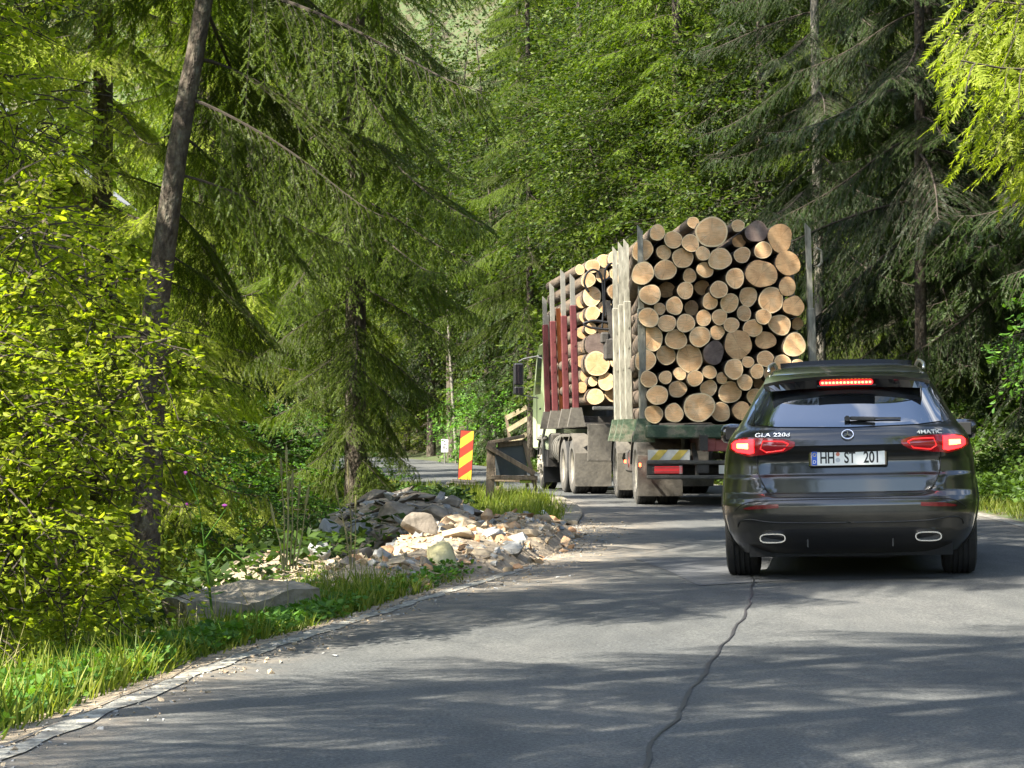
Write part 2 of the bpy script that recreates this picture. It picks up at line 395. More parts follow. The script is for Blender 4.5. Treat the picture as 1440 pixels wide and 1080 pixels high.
# tar seam and repair patches
def polyline_strip(name, pts, wd, m, dz=.005, seed=1, amp=.03):
    A = resample(catmull(pts, 6), 120); T = np.gradient(A, axis=0); T /= np.linalg.norm(T, axis=1)[:, None]; N = np.stack([T[:, 1], -T[:, 0]], 1)
    A = A + N * noise2(A[:, 0], A[:, 1], 1.7, seed)[:, None] * amp * 2 + N * noise2(A[:, 0], A[:, 1], 9, seed)[:, None] * amp
    wv = (wd * (1 + .7 * noise2(A[:, 0], A[:, 1], 4, seed + 7)))[:, None]
    return tag(strip(name, A - N * wv / 2, A + N * wv / 2, m, dz), kind='structure')
polyline_strip('tar_seam', [(1.9, 17.5), (1.69, 15.4), (1.42, 13.3), (1.22, 12), (.98, 10.6), (.80, 9.4), (.60, 8.2), (.41, 7), (.1, 4.5), (-.3, 0), (-1, -6)], .014, M_tar, amp=.012)
def patch(name, poly, dz=.004):
    pts = [Vector((x, y, 0)) for x, y in poly]; mb = MB()
    mb.add([(x, y, float(roadz(x, y)) + dz) for x, y in poly], [tuple(range(len(poly)))]); return tag(mb.build(name, M_patch), kind='structure')
patch('asphalt_patch', [(1.05, 18.9), (1.22, 17.2), (1.32, 15.5), (1.9, 15.8), (3.2, 15.9), (3.4, 18.6), (2.2, 18.8)])

# ------------------------------------------------------------------ foliage kit
def frames(d, roll):
    d = d / np.linalg.norm(d, axis=1)[:, None]
    up = np.tile([0., 0., 1.], (len(d), 1)); k = np.abs(d[:, 2]) > .97; up[k] = [1, 0, 0]
    x = np.cross(up, d); x /= np.linalg.norm(x, axis=1)[:, None]; y = np.cross(d, x)
    c = np.cos(roll)[:, None]; s = np.sin(roll)[:, None]
    return np.stack([x * c + y * s, -x * s + y * c, d], 2)      # columns
def scatter(tv, tf, pos, Rm, scl):
    scl = np.asarray(scl, float)
    S = scl[:, None, None] if scl.ndim == 1 else scl[:, None, :]
    v = np.einsum('nij,nvj->nvi', Rm, tv[None] * S) + pos[:, None]
    f = tf[None] + (np.arange(len(pos)) * len(tv))[:, None, None]
    return v.reshape(-1, 3), f.reshape(-1, tf.shape[1])
class Mix:
    def __init__(s): s.V = []; s.F = []; s.M = []; s.n = 0
    def add(s, v, f, mi=0):
        if len(v) == 0: return
        s.V.append(v); s.F.append(f + s.n); s.M.append(np.full(len(f), mi)); s.n += len(v)
    def tube(s, P, r0, r1, mi=1, n=4):
        P = np.asarray(P, float); k = len(P); T = np.gradient(P, axis=0); Rm = frames(T, np.zeros(k)); a = np.arange(n) * 2 * np.pi / n
        r = np.linspace(r0, r1, k); ring = np.stack([np.cos(a), np.sin(a), np.zeros(n)], 1)
        v = (np.einsum('kij,nj->kni', Rm, ring) * r[:, None, None] + P[:, None]).reshape(-1, 3)
        i, j = np.meshgrid(np.arange(k - 1), np.arange(n), indexing='ij'); j2 = (j + 1) % n
        A = (i * n + j).ravel(); B = (i * n + j2).ravel(); Cc = ((i + 1) * n + j2).ravel(); D = ((i + 1) * n + j).ravel()
        s.add(v, np.concatenate([np.stack([A, B, Cc], 1), np.stack([A, Cc, D], 1)]), mi)
    def mesh(s, name, mats, smooth=False):
        V = np.concatenate(s.V); Fc = np.concatenate(s.F); M = np.concatenate(s.M)
        return npmesh(name, V, Fc, mats, M, smooth)
def twig_template(nodes, w, fwd, seed, base=.06):
    r = np.random.default_rng(seed); V = []; Fc = []
    for i in range(nodes):
        z = .04 + .9 * i / nodes
        for sgn in (-1, 1):
            a = sgn * (np.pi / 2) + r.normal(0, .45); ww = w * r.uniform(.7, 1.2) * (1 - .45 * i / nodes); k = len(V)
            V += [(0, 0, z - base * .5), (0, 0, z + base * .5), (np.sin(a) * ww, np.cos(a) * ww * .8, z + fwd * r.uniform(.7, 1.2))]
            Fc.append((k, k + 1, k + 2))
    k = len(V); V += [(0, -.012, 0), (0, .012, 0), (0, 0, 1.04)]; Fc.append((k, k + 1, k + 2))
    return np.array(V, float), np.array(Fc)
TW_HI = [twig_template(10, .15, .13, s, base=.085) for s in range(3)]
TW_LO = [twig_template(5, .20, .22, s + 9, base=.17) for s in range(3)]
def bough_parts(r, L, hi=True, hang=.6, droop=.30, dens=1.0):
    """a spruce bough from the origin along +X with hanging side twigs"""
    n = 14; s = np.linspace(0, 1, n)
    bend = r.normal(0, .05)
    wob = r.uniform(0, 6.28, 2); P = np.stack([L * s * .93, bend * L * s ** 2 + .035 * L * s * np.sin(5 * s + wob[0]), -droop * L * (s ** 1.5) + .16 * L * s ** 4 + .025 * L * s * np.sin(6 * s + wob[1])], 1)
    def at(P, t):
        k = t * (len(P) - 1); i = np.minimum(k.astype(int), len(P) - 2); f = (k - i)[:, None]; return P[i] * (1 - f) + P[i + 1] * f
    mix = Mix(); mix.tube(P, .007 * L + .003, .003, 1, 5 if hi else 3)
    pos = []; dr = []; ln = []
    nl = int((28 if hi else 13) * dens * max(L / 2.6, .6))
    for k in range(nl):
        t0 = .10 + .88 * (k + r.uniform(0, .8)) / nl
        for sgn in (-1, 1):
            if r.random() < .10: continue
            p0 = at(P, np.array([t0]))[0]; ll = L * (.40 * (1 - t0) + .10) * r.uniform(.6, 1.25)
            ang = sgn * r.uniform(.7, 1.15); m = 6; u = np.linspace(0, 1, m)
            dx, dy = np.cos(ang), np.sin(ang)
            Q = p0 + np.stack([dx * ll * u, dy * ll * u, -hang * ll * u ** 1.4 - .15 * ll * u], 1)
            mix.tube(Q, .0035, .0015, 1, 3)
            nt_ = max(2, int(ll / (.042 if hi else .10)))
            tt = (np.arange(nt_) + r.uniform(0, 1, nt_)) / nt_; q = at(Q, tt)
            sd = np.where(np.arange(nt_) % 2 == 0, 1, -1) * r.uniform(.3, .9, nt_)
            d = np.stack([dx + -dy * sd, dy + dx * sd, -.35 - hang * r.uniform(.2, 2.2, nt_)], 1)
            pos.append(q); dr.append(d); ln.append(r.uniform(.6, 1.25, nt_) * (1 - .3 * tt))
    nt_ = int(26 * dens); tt = r.uniform(.15, 1, nt_); q = at(P, tt)
    pos.append(q); dr.append(np.stack([r.uniform(.4, 1, nt_), r.normal(0, .7, nt_), -r.uniform(0, 1.4, nt_)], 1)); ln.append(r.uniform(.6, 1.1, nt_))
    pos = np.concatenate(pos); dr = np.concatenate(dr); ln = np.concatenate(ln) * (.20 if hi else .32)
    T = TW_HI if hi else TW_LO
    for k in range(3):
        sel = np.arange(len(pos)) % 3 == k
        Rm = frames(dr[sel], r.normal(0, .5, sel.sum())); v, f = scatter(*T[k], pos[sel], Rm, ln[sel]); mix.add(v, f, 0)
    return mix
BOUGH = {}
def bough_mesh(kind, mats_key):
    pass
def make_boughs(tagname, leaf, n, L, hang, droop, dens=1., hi=True, seed=3):
    out = []
    for k in range(n):
        out.append(bough_parts(np.random.default_rng(seed + k), L, hi, hang, droop, dens).mesh('bough', [leaf, M_twig]))
    BOUGH[tagname] = out
# leaf templates (broadleaf): folded pointed oval, along +Z, face +Y
LEAF = (np.array([(0, 0, 0), (.27, .07, .33), (.22, .06, .70), (0, 0, 1), (-.22, .06, .70), (-.27, .07, .33), (0, 0, .5)], float),
        np.array([(0, 1, 6), (1, 2, 6), (2, 3, 6), (3, 4, 6), (4, 5, 6), (5, 0, 6)]))
LEAF2 = (np.array([(0, 0, 0), (.30, .05, .5), (0, 0, 1), (-.30, .05, .5)], float), np.array([(0, 1, 2), (0, 2, 3)]))
def spray(r, L, leaf, nl, lsize, flat=.35):
    """one leafy twig along +X: arrays of leaf pos/dir"""
    t = r.uniform(.08, 1, nl); side = r.uniform(-1, 1, nl)
    pos = np.stack([t * L, side * L * .38 * (1.1 - t) ** .6, -.25 * L * t ** 2 + r.normal(0, .05 * L, nl)], 1)
    d = np.stack([r.uniform(.2, 1, nl), side * 1.3 + r.normal(0, .4, nl), r.normal(-.15, flat, nl)], 1)
    return pos, d, lsize * r.uniform(.5, 1.35, nl)
def leaf_frames(d, r, tilt=.5):
    """leaf blades lie mostly level: local Y near world up"""
    d = d / np.linalg.norm(d, axis=1)[:, None]; up = np.array([0, 0, 1.]) + r.normal(0, tilt, (len(d), 3))
    x = np.cross(d, up); x /= np.linalg.norm(x, axis=1)[:, None] + 1e-9; y = np.cross(d, x)
    return np.stack([x, y, d], 2)
def leafy_crown(r, centres, radii, nsp, spL, per, lsize, leaf=LEAF2, tilt=.5, out=.6, trunk=None, level=.3):
    """sprays spread through a union of ellipsoids; returns Mix with leaves (0) and twigs (1)"""
    mix = Mix(); centres = np.array(centres, float); radii = np.array(radii, float); wv = radii.prod(1); wv /= wv.sum()
    P = []; D = []; S = []
    for k in range(nsp):
        c = r.choice(len(centres), p=wv); u = r.normal(0, 1, 3); u /= np.linalg.norm(u); q = r.uniform(.35, 1) ** .45
        p = centres[c] + u * radii[c] * q
        d = np.array([u[0], u[1], u[2] * level - .1]) * out + r.normal(0, .35, 3) * [1, 1, .4]; d /= np.linalg.norm(d)
        lp, ld, ls = spray(r, spL * r.uniform(.6, 1.2), leaf, per, lsize)
        x = d; z = np.array([0, 0, 1.]); y = np.cross(z, x); y /= np.linalg.norm(y) + 1e-9; z = np.cross(x, y); B = np.stack([x, y, z], 1)
        P.append(lp @ B.T + p); D.append(ld @ B.T); S.append(ls)
        if k % 2 == 0: mix.tube(np.array([p - d * spL * .35, p, p + d * spL * .5 - [0, 0, .04], p + d * spL * .9 - [0, 0, .2 * spL]]), .006, .002, 1, 3)
    P = np.concatenate(P); D = np.concatenate(D); S = np.concatenate(S)
    v, f = scatter(leaf[0], leaf[1], P, leaf_frames(D, r, tilt), S); mix.add(v, f, 0)
    return mix
def trunk_mesh(name, P, r0, r1, m, n=12, lump=.06, seed=1, parent=None):
    P = catmull(P, 5); k = len(P); mb = MB(); rr = np.linspace(r0, r1, k); vs = []; fs = []
    for i, p in enumerate(P):
        for j in range(n):
            a = 2 * math.pi * j / n; q = rr[i] * (1 + lump * noise.noise((math.cos(a) * 1.5 + seed, math.sin(a) * 1.5, p[2] * 1.2)) + lump * .8 * noise.noise((math.cos(a) * 4 + seed, math.sin(a) * 4, p[2] * 5)))
            vs.append((p[0] + math.cos(a) * q, p[1] + math.sin(a) * q, p[2]))
    for i in range(k - 1):
        for j in range(n): fs.append((i * n + j, i * n + (j + 1) % n, (i + 1) * n + (j + 1) % n, (i + 1) * n + j))
    fs.append(tuple((k - 1) * n + j for j in range(n))); mb.add(vs, fs)
    return mb.build(name, m, parent, smooth=True)

# ================================================================== the dark SUV
M_paint = mat('dark_grey_metallic_paint', (.020, .021, .020), .28, metal=.55, coat=1.)
def dusty_paint(m):
    n = m.node_tree; L = n.links.new; b = n.nodes['Principled BSDF']; b.inputs['Coat Roughness'].default_value = .04
    t = n.nodes.new('ShaderNodeTexCoord'); sp = n.nodes.new('ShaderNodeSeparateXYZ'); L(t.outputs['Object'], sp.inputs[0])
    mr = n.nodes.new('ShaderNodeMapRange'); mr.inputs[1].default_value = .15; mr.inputs[2].default_value = .75; mr.inputs[3].default_value = .55; mr.inputs[4].default_value = .05; L(sp.outputs[2], mr.inputs[0])
    z = n.nodes.new('ShaderNodeTexNoise'); z.inputs['Scale'].default_value = 7; z.inputs['Detail'].default_value = 8; z.inputs['Roughness'].default_value = .7; L(t.outputs['Object'], z.inputs['Vector'])
    mu = n.nodes.new('ShaderNodeMath'); mu.operation = 'MULTIPLY'; L(mr.outputs[0], mu.inputs[0]); L(z.outputs[0], mu.inputs[1])
    mx = n.nodes.new('ShaderNodeMix'); mx.data_type = 'RGBA'; mx.inputs[6].default_value = (.020, .021, .020, 1); mx.inputs[7].default_value = (.13, .115, .09, 1); L(mu.outputs[0], mx.inputs[0]); L(mx.outputs[2], b.inputs['Base Color'])
    m2 = n.nodes.new('ShaderNodeMath'); m2.operation = 'MULTIPLY_ADD'; m2.inputs[1].default_value = .5; m2.inputs[2].default_value = .02; L(mu.outputs[0], m2.inputs[0]); L(m2.outputs[0], b.inputs['Coat Roughness'])
dusty_paint(M_paint)
M_glass = mat('dark_tinted_glass', (.008, .010, .013), .02, metal=0, coat=1., spec=.5)
M_glass.node_tree.nodes['Principled BSDF'].inputs['IOR'].default_value = 2.7
M_plast = mat('black_plastic', (.015, .015, .016), .45)
M_gloss = mat('gloss_black', (.006, .006, .007), .08, coat=1.)
M_chrome = mat('chrome', (.75, .75, .74), .12, metal=1.)
M_alu = mat('brushed_aluminium', (.62, .61, .58), .3, metal=1.)
M_redl = mat('dark_red_lens', (.10, .003, .006), .12, coat=1., emit=(1, .01, .02), estr=.03)
M_redlit = mat('lit_red_lamp', (.4, .01, .01), .3, emit=(1, .012, .015), estr=2.2)
M_core = mat('lit_lamp_core', (1, .3, .05), .3, emit=(1, .36, .06), estr=3.0)
M_refl = mat('red_reflector', (.13, .006, .010), .25, coat=.6)
M_rub = noisemat('tyre_rubber', [(.012, .012, .012), (.022, .021, .020)], 8, .85, bump=.3, bscale=40)
M_white = mat('white_plate', (.85, .85, .83), .4)
M_blue = mat('plate_blue', (.02, .10, .55), .45)
M_black = mat('black_print', (.01, .01, .01), .5)
M_under = mat('underbody_black', (.01, .01, .01), .9)

PZ = [.20, .28, .36, .48, .56, .60, .64, .72, .745, .775, .86, .93, .97, 1.03, 1.08, 1.12, 1.25, 1.40, 1.47]
PY = [.22, .10, .03, .00, .00, .03, .075, .085, .088, .115, .135, .11, .088, .11, .15, .20, .315, .45, .52]
PW = [.78, .84, .88, .908, .918, .918, .916, .914, .914, .913, .908, .898, .885, .865, .835, .80, .725, .645, .60]
PC = [.25, .30, .35, .35, .35, .35, .35, .37, .37, .38, .39, .39, .38, .36, .34, .32, .28, .24, .22]
PF = [4.1, 4.25, 4.33, 4.38, 4.38, 4.38, 4.37, 4.34, 4.33, 4.30, 4.22, 4.1, 3.9, 3.55, 3.2, 2.98, 2.7, 2.38, 2.22]
def pf(z, A): return float(np.interp(z, PZ, A))
def sstep(x): x = min(1, max(0, x)); return x * x * (3 - 2 * x)
def surf(x, z):
    """rear surface of the car: distance forward of the bumper at lateral x, height z"""
    W = pf(z, PW); c = pf(z, PC); ax = min(abs(x), W)
    y = pf(z, PY) + .075 * (ax / W) ** 2
    if ax > W - c:
        q = (ax - (W - c)) / c; y += c * (1 - math.sqrt(max(0, 1 - q * q)))
    hx = .645 if z > .82 else .50 + .145 * math.sqrt(max(0, 1 - ((.82 - z) / .215) ** 2)) if z > .606 else 0
    if z > .606 and z < 1.0:
        y += .042 * sstep((hx - ax) / .05) * sstep((z - .606) / .022) * (1 - sstep((z - .88) / .10))
    return y
def snorm(x, z):
    e = .004; dx = (surf(x + e, z) - surf(x - e, z)) / (2 * e) if abs(x) + e < pf(z, PW) else 8 * (1 if x > 0 else -1)
    dz = (surf(x, z + e) - surf(x, z - e)) / (2 * e)
    return Vector((dx, -1, dz)).normalized()
def panel(mb, top, bot, xa, xb, off=.004, nx=24, nz=8, skirt=.02):
    """sheet that follows the car's rear, between curves bot(x) and top(x); skirt gives it an edge"""
    P = []
    for i in range(nz + 1):
        row = []
        for j in range(nx + 1):
            x = xa + (xb - xa) * j / nx; z = bot(x) + (top(x) - bot(x)) * i / nz
            row.append(Vector((x, surf(x, z), z)) + snorm(x, z) * off)
        P.append(row)
    mb.grid(P)
    if skirt:
        for edge in (P[0], P[-1], [r[0] for r in P], [r[-1] for r in P]):
            mb.grid([edge, [p + Vector((0, skirt, 0)) for p in edge]])
def curve(pts):
    xs = [p[0] for p in pts]; zs = [p[1] for p in pts]
    return lambda x: float(np.interp(x, xs, zs))
def mirror_curve(pts): return curve([(-x, z) for x, z in reversed(pts)])

def text(body, size, m, parent, loc, rot=(R(90), 0, 0), sx=1., name='lettering', off=.0, ext=.0008, align='CENTER', bold=0.):
    cu = bpy.data.curves.new(name, 'FONT'); cu.body = body; cu.size = size; cu.extrude = ext; cu.offset = bold
    cu.align_x = align; cu.align_y = 'CENTER'; cu.materials.append(m)
    o = bpy.data.objects.new(name, cu); dg = bpy.context.evaluated_depsgraph_get(); me = bpy.data.meshes.new_from_object(o.evaluated_get(dg)); bpy.data.objects.remove(o)
    co = np.empty(len(me.vertices) * 3, np.float32); me.vertices.foreach_get('co', co); co = co.reshape(-1, 3)
    co[:, 1] -= (co[:, 1].min() + co[:, 1].max()) / 2
    if align == 'CENTER': co[:, 0] -= (co[:, 0].min() + co[:, 0].max()) / 2
    co[:, 0] *= sx; me.vertices.foreach_set('co', co.ravel()); me.name = name
    o = link(name, me, parent); o.location = loc; o.rotation_euler = rot; return o

suv = thing('suv', 'dark grey compact SUV with its brake lights lit, following the log trailer', 'car',
            (2.405, 15.55, 0), -math.atan(473 / F), None)
suv.rotation_euler = (0, -R(1.25), -math.atan(473 / F)); suv.location.z = float(roadz(2.5, 16.4)) - .002
def car_body():
    zs = sorted(set([round(v, 4) for v in list(np.arange(.20, 1.47, .018)) + [.60, .606, .612, .62, .628, .64, .74, .75, .765, .775, .89, 1.47]]))
    mb = MB(); rings = []
    th = np.linspace(0, math.pi / 2, 11)[1:]
    for z in zs:
        W = pf(z, PW); c = pf(z, PC); Fy = pf(z, PF)
        xin = list(np.linspace(-(W - c), W - c, 41)); xc = [(W - c) + c * math.sin(t) for t in th]
        tail = [(x, surf(x, z)) for x in [-v for v in reversed(xc)] + xin + xc]
        ye = surf(W, z); fc = min(.5, (Fy - ye) * .3)
        side = [(W * (1 - .0 * k), ye + (Fy - fc - ye) * k / 14) for k in range(1, 14)]
        front = [(W - fc + fc * math.cos(t), Fy - fc + fc * math.sin(t)) for t in np.linspace(0, math.pi / 2, 7)]
        half = side + front
        ring = tail + half + [(-x, y) for x, y in reversed(half)]
        rings.append([(x, y, z) for x, y in ring])
    n = len(rings[0])
    # roof: contour rings closing over the cabin
    W0 = pf(1.47, PW)
    for (z, ry, W, Fy, c) in ((1.50, .60, .585, 2.14, .2), (1.53, .74, .565, 2.05, .2), (1.56, .95, .53, 1.95, .22), (1.583, 1.18, .48, 1.86, .22), (1.596, 1.38, .40, 1.78, .2), (1.602, 1.52, .25, 1.68, .06)):
        def rf(x): 
            ax = min(abs(x), W); y = ry + .05 * (ax / W) ** 2
            if ax > W - c: q = (ax - (W - c)) / c; y += c * (1 - math.sqrt(max(0, 1 - q * q)))
            return y
        xin = list(np.linspace(-(W - c), W - c, 41)); xc = [(W - c) + c * math.sin(t) for t in th]
        tail = [(x, rf(x)) for x in [-v for v in reversed(xc)] + xin + xc]
        ye = rf(W); fc = min(.3, max(.02, (Fy - ye) * .3)); ye2 = min(ye, Fy - fc)
        side = [(W, ye2 + (Fy - fc - ye2) * k / 14) for k in range(1, 14)]
        front = [(W - fc + fc * math.cos(t), Fy - fc + fc * math.sin(t)) for t in np.linspace(0, math.pi / 2, 7)]
        half = side + front; rings.append([(x, y, z) for x, y in tail + half + [(-x, y) for x, y in reversed(half)]])
    vs = [p for r in rings for p in r]; fs = []
    k = len(rings)
    for i in range(k - 1):
        for j in range(n): fs.append((i * n + j, i * n + (j + 1) % n, (i + 1) * n + (j + 1) % n, (i + 1) * n + j))
    fs.append(tuple((k - 1) * n + j for j in range(n))); mb.add(vs, fs)
    return mb.build('body', M_paint, suv, angle=40)
car_body()
# underbody with axle so that the gap below the bumper is dark
mb = MB(); mb.box((0, 2.2, .235), (1.45, 3.9, .12)); mb.tube([(-.75, .95, .32), (.75, .95, .32)], .05, 10)
mb.box((0, .42, .24), (.9, .3, .12), bev=.03); mb.tube([(-.2, .30, .20), (.25, .30, .19), (.45, .5, .2)], .035, 8); mb.build('underbody', M_under, suv)
# window
win_top = curve([(-.66, 1.30), (-.60, 1.385), (-.3, 1.405), (0, 1.41), (.3, 1.405), (.60, 1.385), (.66, 1.30)])
win_bot = curve([(-.70, 1.135), (-.5, 1.11), (0, 1.098), (.5, 1.11), (.70, 1.135)])
mb = MB(); panel(mb, win_top, win_bot, -.665, .665, .006, 40, 10, .015); rw = mb.build('rear_window', M_glass, suv, angle=60)
# D-pillar gloss panels either side of the glass
for sgn in (-1, 1):
    t_ = [(.665, 1.31), (.70, 1.24), (.725, 1.17)]; b_ = [(.665, 1.12), (.70, 1.13), (.725, 1.145)]
    T, Bc = (curve(t_), curve(b_)) if sgn > 0 else (mirror_curve(t_), mirror_curve(b_))
    mb = MB(); panel(mb, T, Bc, min(.668 * sgn, .722 * sgn), max(.668 * sgn, .722 * sgn), .005, 6, 5, .012); mb.build('pillar_trim', M_gloss, suv, angle=60)
# roof spoiler: painted blade with gloss underside
def spoiler():
    mb = MB(); top = []; lip = []; low = []; back = []
    for j in range(33):
        x = -.60 + 1.2 * j / 32; a = (x / .60) ** 2; y0 = .305 + .10 * a ** 2 + .03 * a; zt = 1.475 - .035 * a - .012 * a ** 3
        top.append((x * .97, .66, 1.515 - .022 * a)); lip.append((x, y0, zt)); low.append((x, y0 + .012, zt - .022)); back.append((x * .97, .375, 1.392 - .02 * a))
    mb.grid([top, [tuple((Vector(a) + Vector(b)) / 2 + Vector((0, 0, .008))) for a, b in zip(top, lip)], lip, low]); o = mb.build('spoiler', M_paint, suv, angle=50)
    m2 = MB(); m2.grid([low, back]); m2.build('spoiler_underside', M_gloss, suv)
    m3 = MB(); 
    for j in (0, 32):
        m3 = MB(); m3.add([top[j], lip[j], low[j], back[j]], [(0, 1, 2, 3)]); m3.build('spoiler_end', M_gloss, suv)
    return o
sp = spoiler()
mb = MB(); mb.box((0, .345, 1.425), (.38, .05, .030), bev=.008); bl = mb.build('high_brake_light', M_redlit, suv)
bl['label'] = 'lit strip of the third brake light'
mb = MB(); mb.box((0, .352, 1.405), (.42, .075, .010)); mb.build('lamp_glow_shield', M_black, suv)  # black strip added under the lamp to keep its reflection off the window
mb = MB()
for k in range(14): mb.box((-.17 + .34 * k / 13, .3185, 1.425), (.013, .006, .013), bev=.003)
mb.build('led', M_core, bl)
# panoramic roof deflector standing above the roof, and rails
mb = MB()
for j in range(1): 
    top = [(-.50 + j * .1, 1.30 - 0, 1.625 - .02 * ((-.5 + j * .1) / .5) ** 2) for j in range(11)]
    mb.grid([top, [(x, y + .5, z + .012) for x, y, z in top]]); mb.grid([top, [(x, y + .01, z - .035) for x, y, z in top]])
mb.build('sunroof_lid', M_gloss, suv)
for sgn in (-1, 1):
    mb = MB(); pts = [(sgn * .570, .80, 1.53), (sgn * .575, .90, 1.560), (sgn * .575, 1.15, 1.582), (sgn * .56, 1.7, 1.615), (sgn * .55, 2.05, 1.58), (sgn * .55, 2.12, 1.54)]
    mb.tube([tuple(p) for p in catmull(pts, 5)], .013, 8); mb.build('roof_rail', M_alu, suv, smooth=True)
# wiper
mb = MB(); zc = 1.155
mb.beam((.02, surf(.02, 1.16) - .035, 1.165), (.20, surf(.2, 1.16) - .045, 1.158), .022, .028, bev=.006)
mb.beam((-.02, surf(0, 1.16) - .03, 1.168), (.38, surf(.38, 1.155) - .02, 1.158), .012, .014); mb.tube([(0, surf(0, 1.16), 1.165), (0, surf(0, 1.16) - .045, 1.165)], .02, 10)
mb.build('wiper', M_plast, suv)
# tail lights
def tail(sgn):
    top = [(.375, 1.000), (.45, 1.022), (.60, 1.030), (.74, 1.036), (.80, 1.028), (.850, .995)]
    bot = [(.375, .975), (.45, .940), (.62, .918), (.70, .905), (.80, .930), (.850, .960)]
    f = (lambda p: curve(p)) if sgn > 0 else (lambda p: mirror_curve(p)); T = f(top); Bc = f(bot)
    xa, xb = (.375, .850) if sgn > 0 else (-.850, -.375)
    mb = MB(); panel(mb, T, Bc, xa, xb, .010, 30, 6, .03); t = mb.build('tail_light', M_redl, suv, angle=60)
    t['label'] = ('right' if sgn > 0 else 'left') + ' tail light, outer lamp glowing'
    def inner(tp, bp, a, b, off, m, nm):
        mb = MB(); panel(mb, f(tp), f(bp), *(sorted((a * sgn, b * sgn))), off, 16, 4, .012); return mb.build(nm, m, t, angle=60)
    # inner outline loop
    mb = MB(); loop = [(.42, .985), (.46, 1.003), (.60, 1.008), (.62, .965), (.58, .942), (.46, .955), (.42, .985)]
    mb.tube([Vector((x * sgn, surf(x * sgn, z), z)) + snorm(x * sgn, z) * .013 for x, z in loop], .006, 6); mb.build('light_guide', M_refl2, t)
    inner([(.665, 1.020), (.74, 1.024), (.80, 1.016), (.825, .995)], [(.665, .935), (.70, .925), (.79, .942), (.825, .965)], .665, .825, .014, M_redlit, 'brake_lamp')
    inner([(.705, .992), (.785, .992)], [(.705, .965), (.785, .968)], .705, .785, .018, M_core, 'lamp_core')
M_refl2 = mat('glowing_red_guide', (.5, .02, .02), .3, emit=(1, .03, .03), estr=.22)
tail(-1); tail(1)
# bumper reflectors, creases, diffuser
for sgn in (-1, 1):
    T = [(.50, .560), (.66, .556), (.735, .540), (.75, .532)]; Bc = [(.50, .534), (.66, .527), (.735, .526), (.75, .528)]
    f = curve if sgn > 0 else mirror_curve; a, b = sorted((.50 * sgn, .75 * sgn))
    mb = MB(); panel(mb, f(T), f(Bc), a, b, .006, 14, 3, .01); mb.build('bumper_reflector', M_refl, suv)
    # dark recess line of the bumper's wing
    mb = MB(); pts = [(.0, .425), (.3, .425), (.55, .432), (.70, .452), (.78, .44), (.80, .40)]
    pts = [tuple(p) for p in catmull(pts, 6)]
    mb.tube([Vector((x * sgn, surf(x * sgn, z), z)) + snorm(x * sgn, z) * .001 for x, z in pts], .006, 6); mb.build('bumper_crease', M_black, suv, smooth=True)
    mb = MB(); pts = [(.82, .52), (.72, .575), (.5, .588), (0, .592)]
    mb.tube([Vector((x * sgn, surf(x * sgn, z), z)) + snorm(x * sgn, z) * .0 for x, z in [tuple(p) for p in catmull(pts, 6)]], .004, 5); mb.build('bumper_joint', M_black, suv, smooth=True)
    # exhaust tip
    e = thing('exhaust_tip', None, None); e.parent = suv
    cx, cz = .548 * sgn, .318; yb = surf(cx, .37) - .022
    def rr(wd, h, n=24):
        out = []
        for k in range(n):
            a = 2 * math.pi * k / n; ca, sa = math.cos(a), math.sin(a)
            out.append((wd / 2 * math.copysign(abs(ca) ** .55, ca), h / 2 * math.copysign(abs(sa) ** .8, sa)))
        return out
    mb = MB(); o1 = rr(.186, .070); o2 = rr(.168, .052); n = 24
    vs = [(cx + x, yb + .05, cz + z) for x, z in o1] + [(cx + x, yb, cz + z) for x, z in o1] + [(cx + x, yb, cz + z) for x, z in o2] + [(cx + x, yb + .07, cz + z) for x, z in o2]
    fs = [(i * n + j, i * n + (j + 1) % n, (i + 1) * n + (j + 1) % n, (i + 1) * n + j) for i in range(3) for j in range(n)]
    mb.add(vs, fs); mb.build('rim', M_chrome, e, angle=40)
    mb = MB(); mb.add([(cx + x, yb + .06, cz + z) for x, z in o2], [tuple(range(n))]); mb.build('bore', M_black, e)
mb = MB(); panel(mb, curve([(-.62, .36), (-.45, .385), (0, .39), (.45, .385), (.62, .36)]), curve([(-.62, .27), (-.4, .235), (.4, .235), (.62, .27)]), -.62, .62, .007, 24, 5, .02)
df = mb.build('diffuser', M_plast, suv, angle=50)
for x in (-.30, .30): mb = MB(); mb.box((x, surf(x, .3) - .004, .305), (.010, .02, .11)); mb.build('fin', M_plast, df)
# tailgate shut line
mb = MB(); pts = [(-.655, 1.0), (-.652, .86), (-.635, .76), (-.58, .66), (-.50, .618), (-.3, .607), (0, .604), (.3, .607), (.50, .618), (.58, .66), (.635, .76), (.652, .86), (.655, 1.0)]
mb.tube([Vector((x, surf(x, z), z)) + snorm(x, z) * .001 for x, z in [tuple(p) for p in catmull(pts, 8)]], .0045, 5); mb.build('tailgate_joint', M_black, suv, smooth=True)
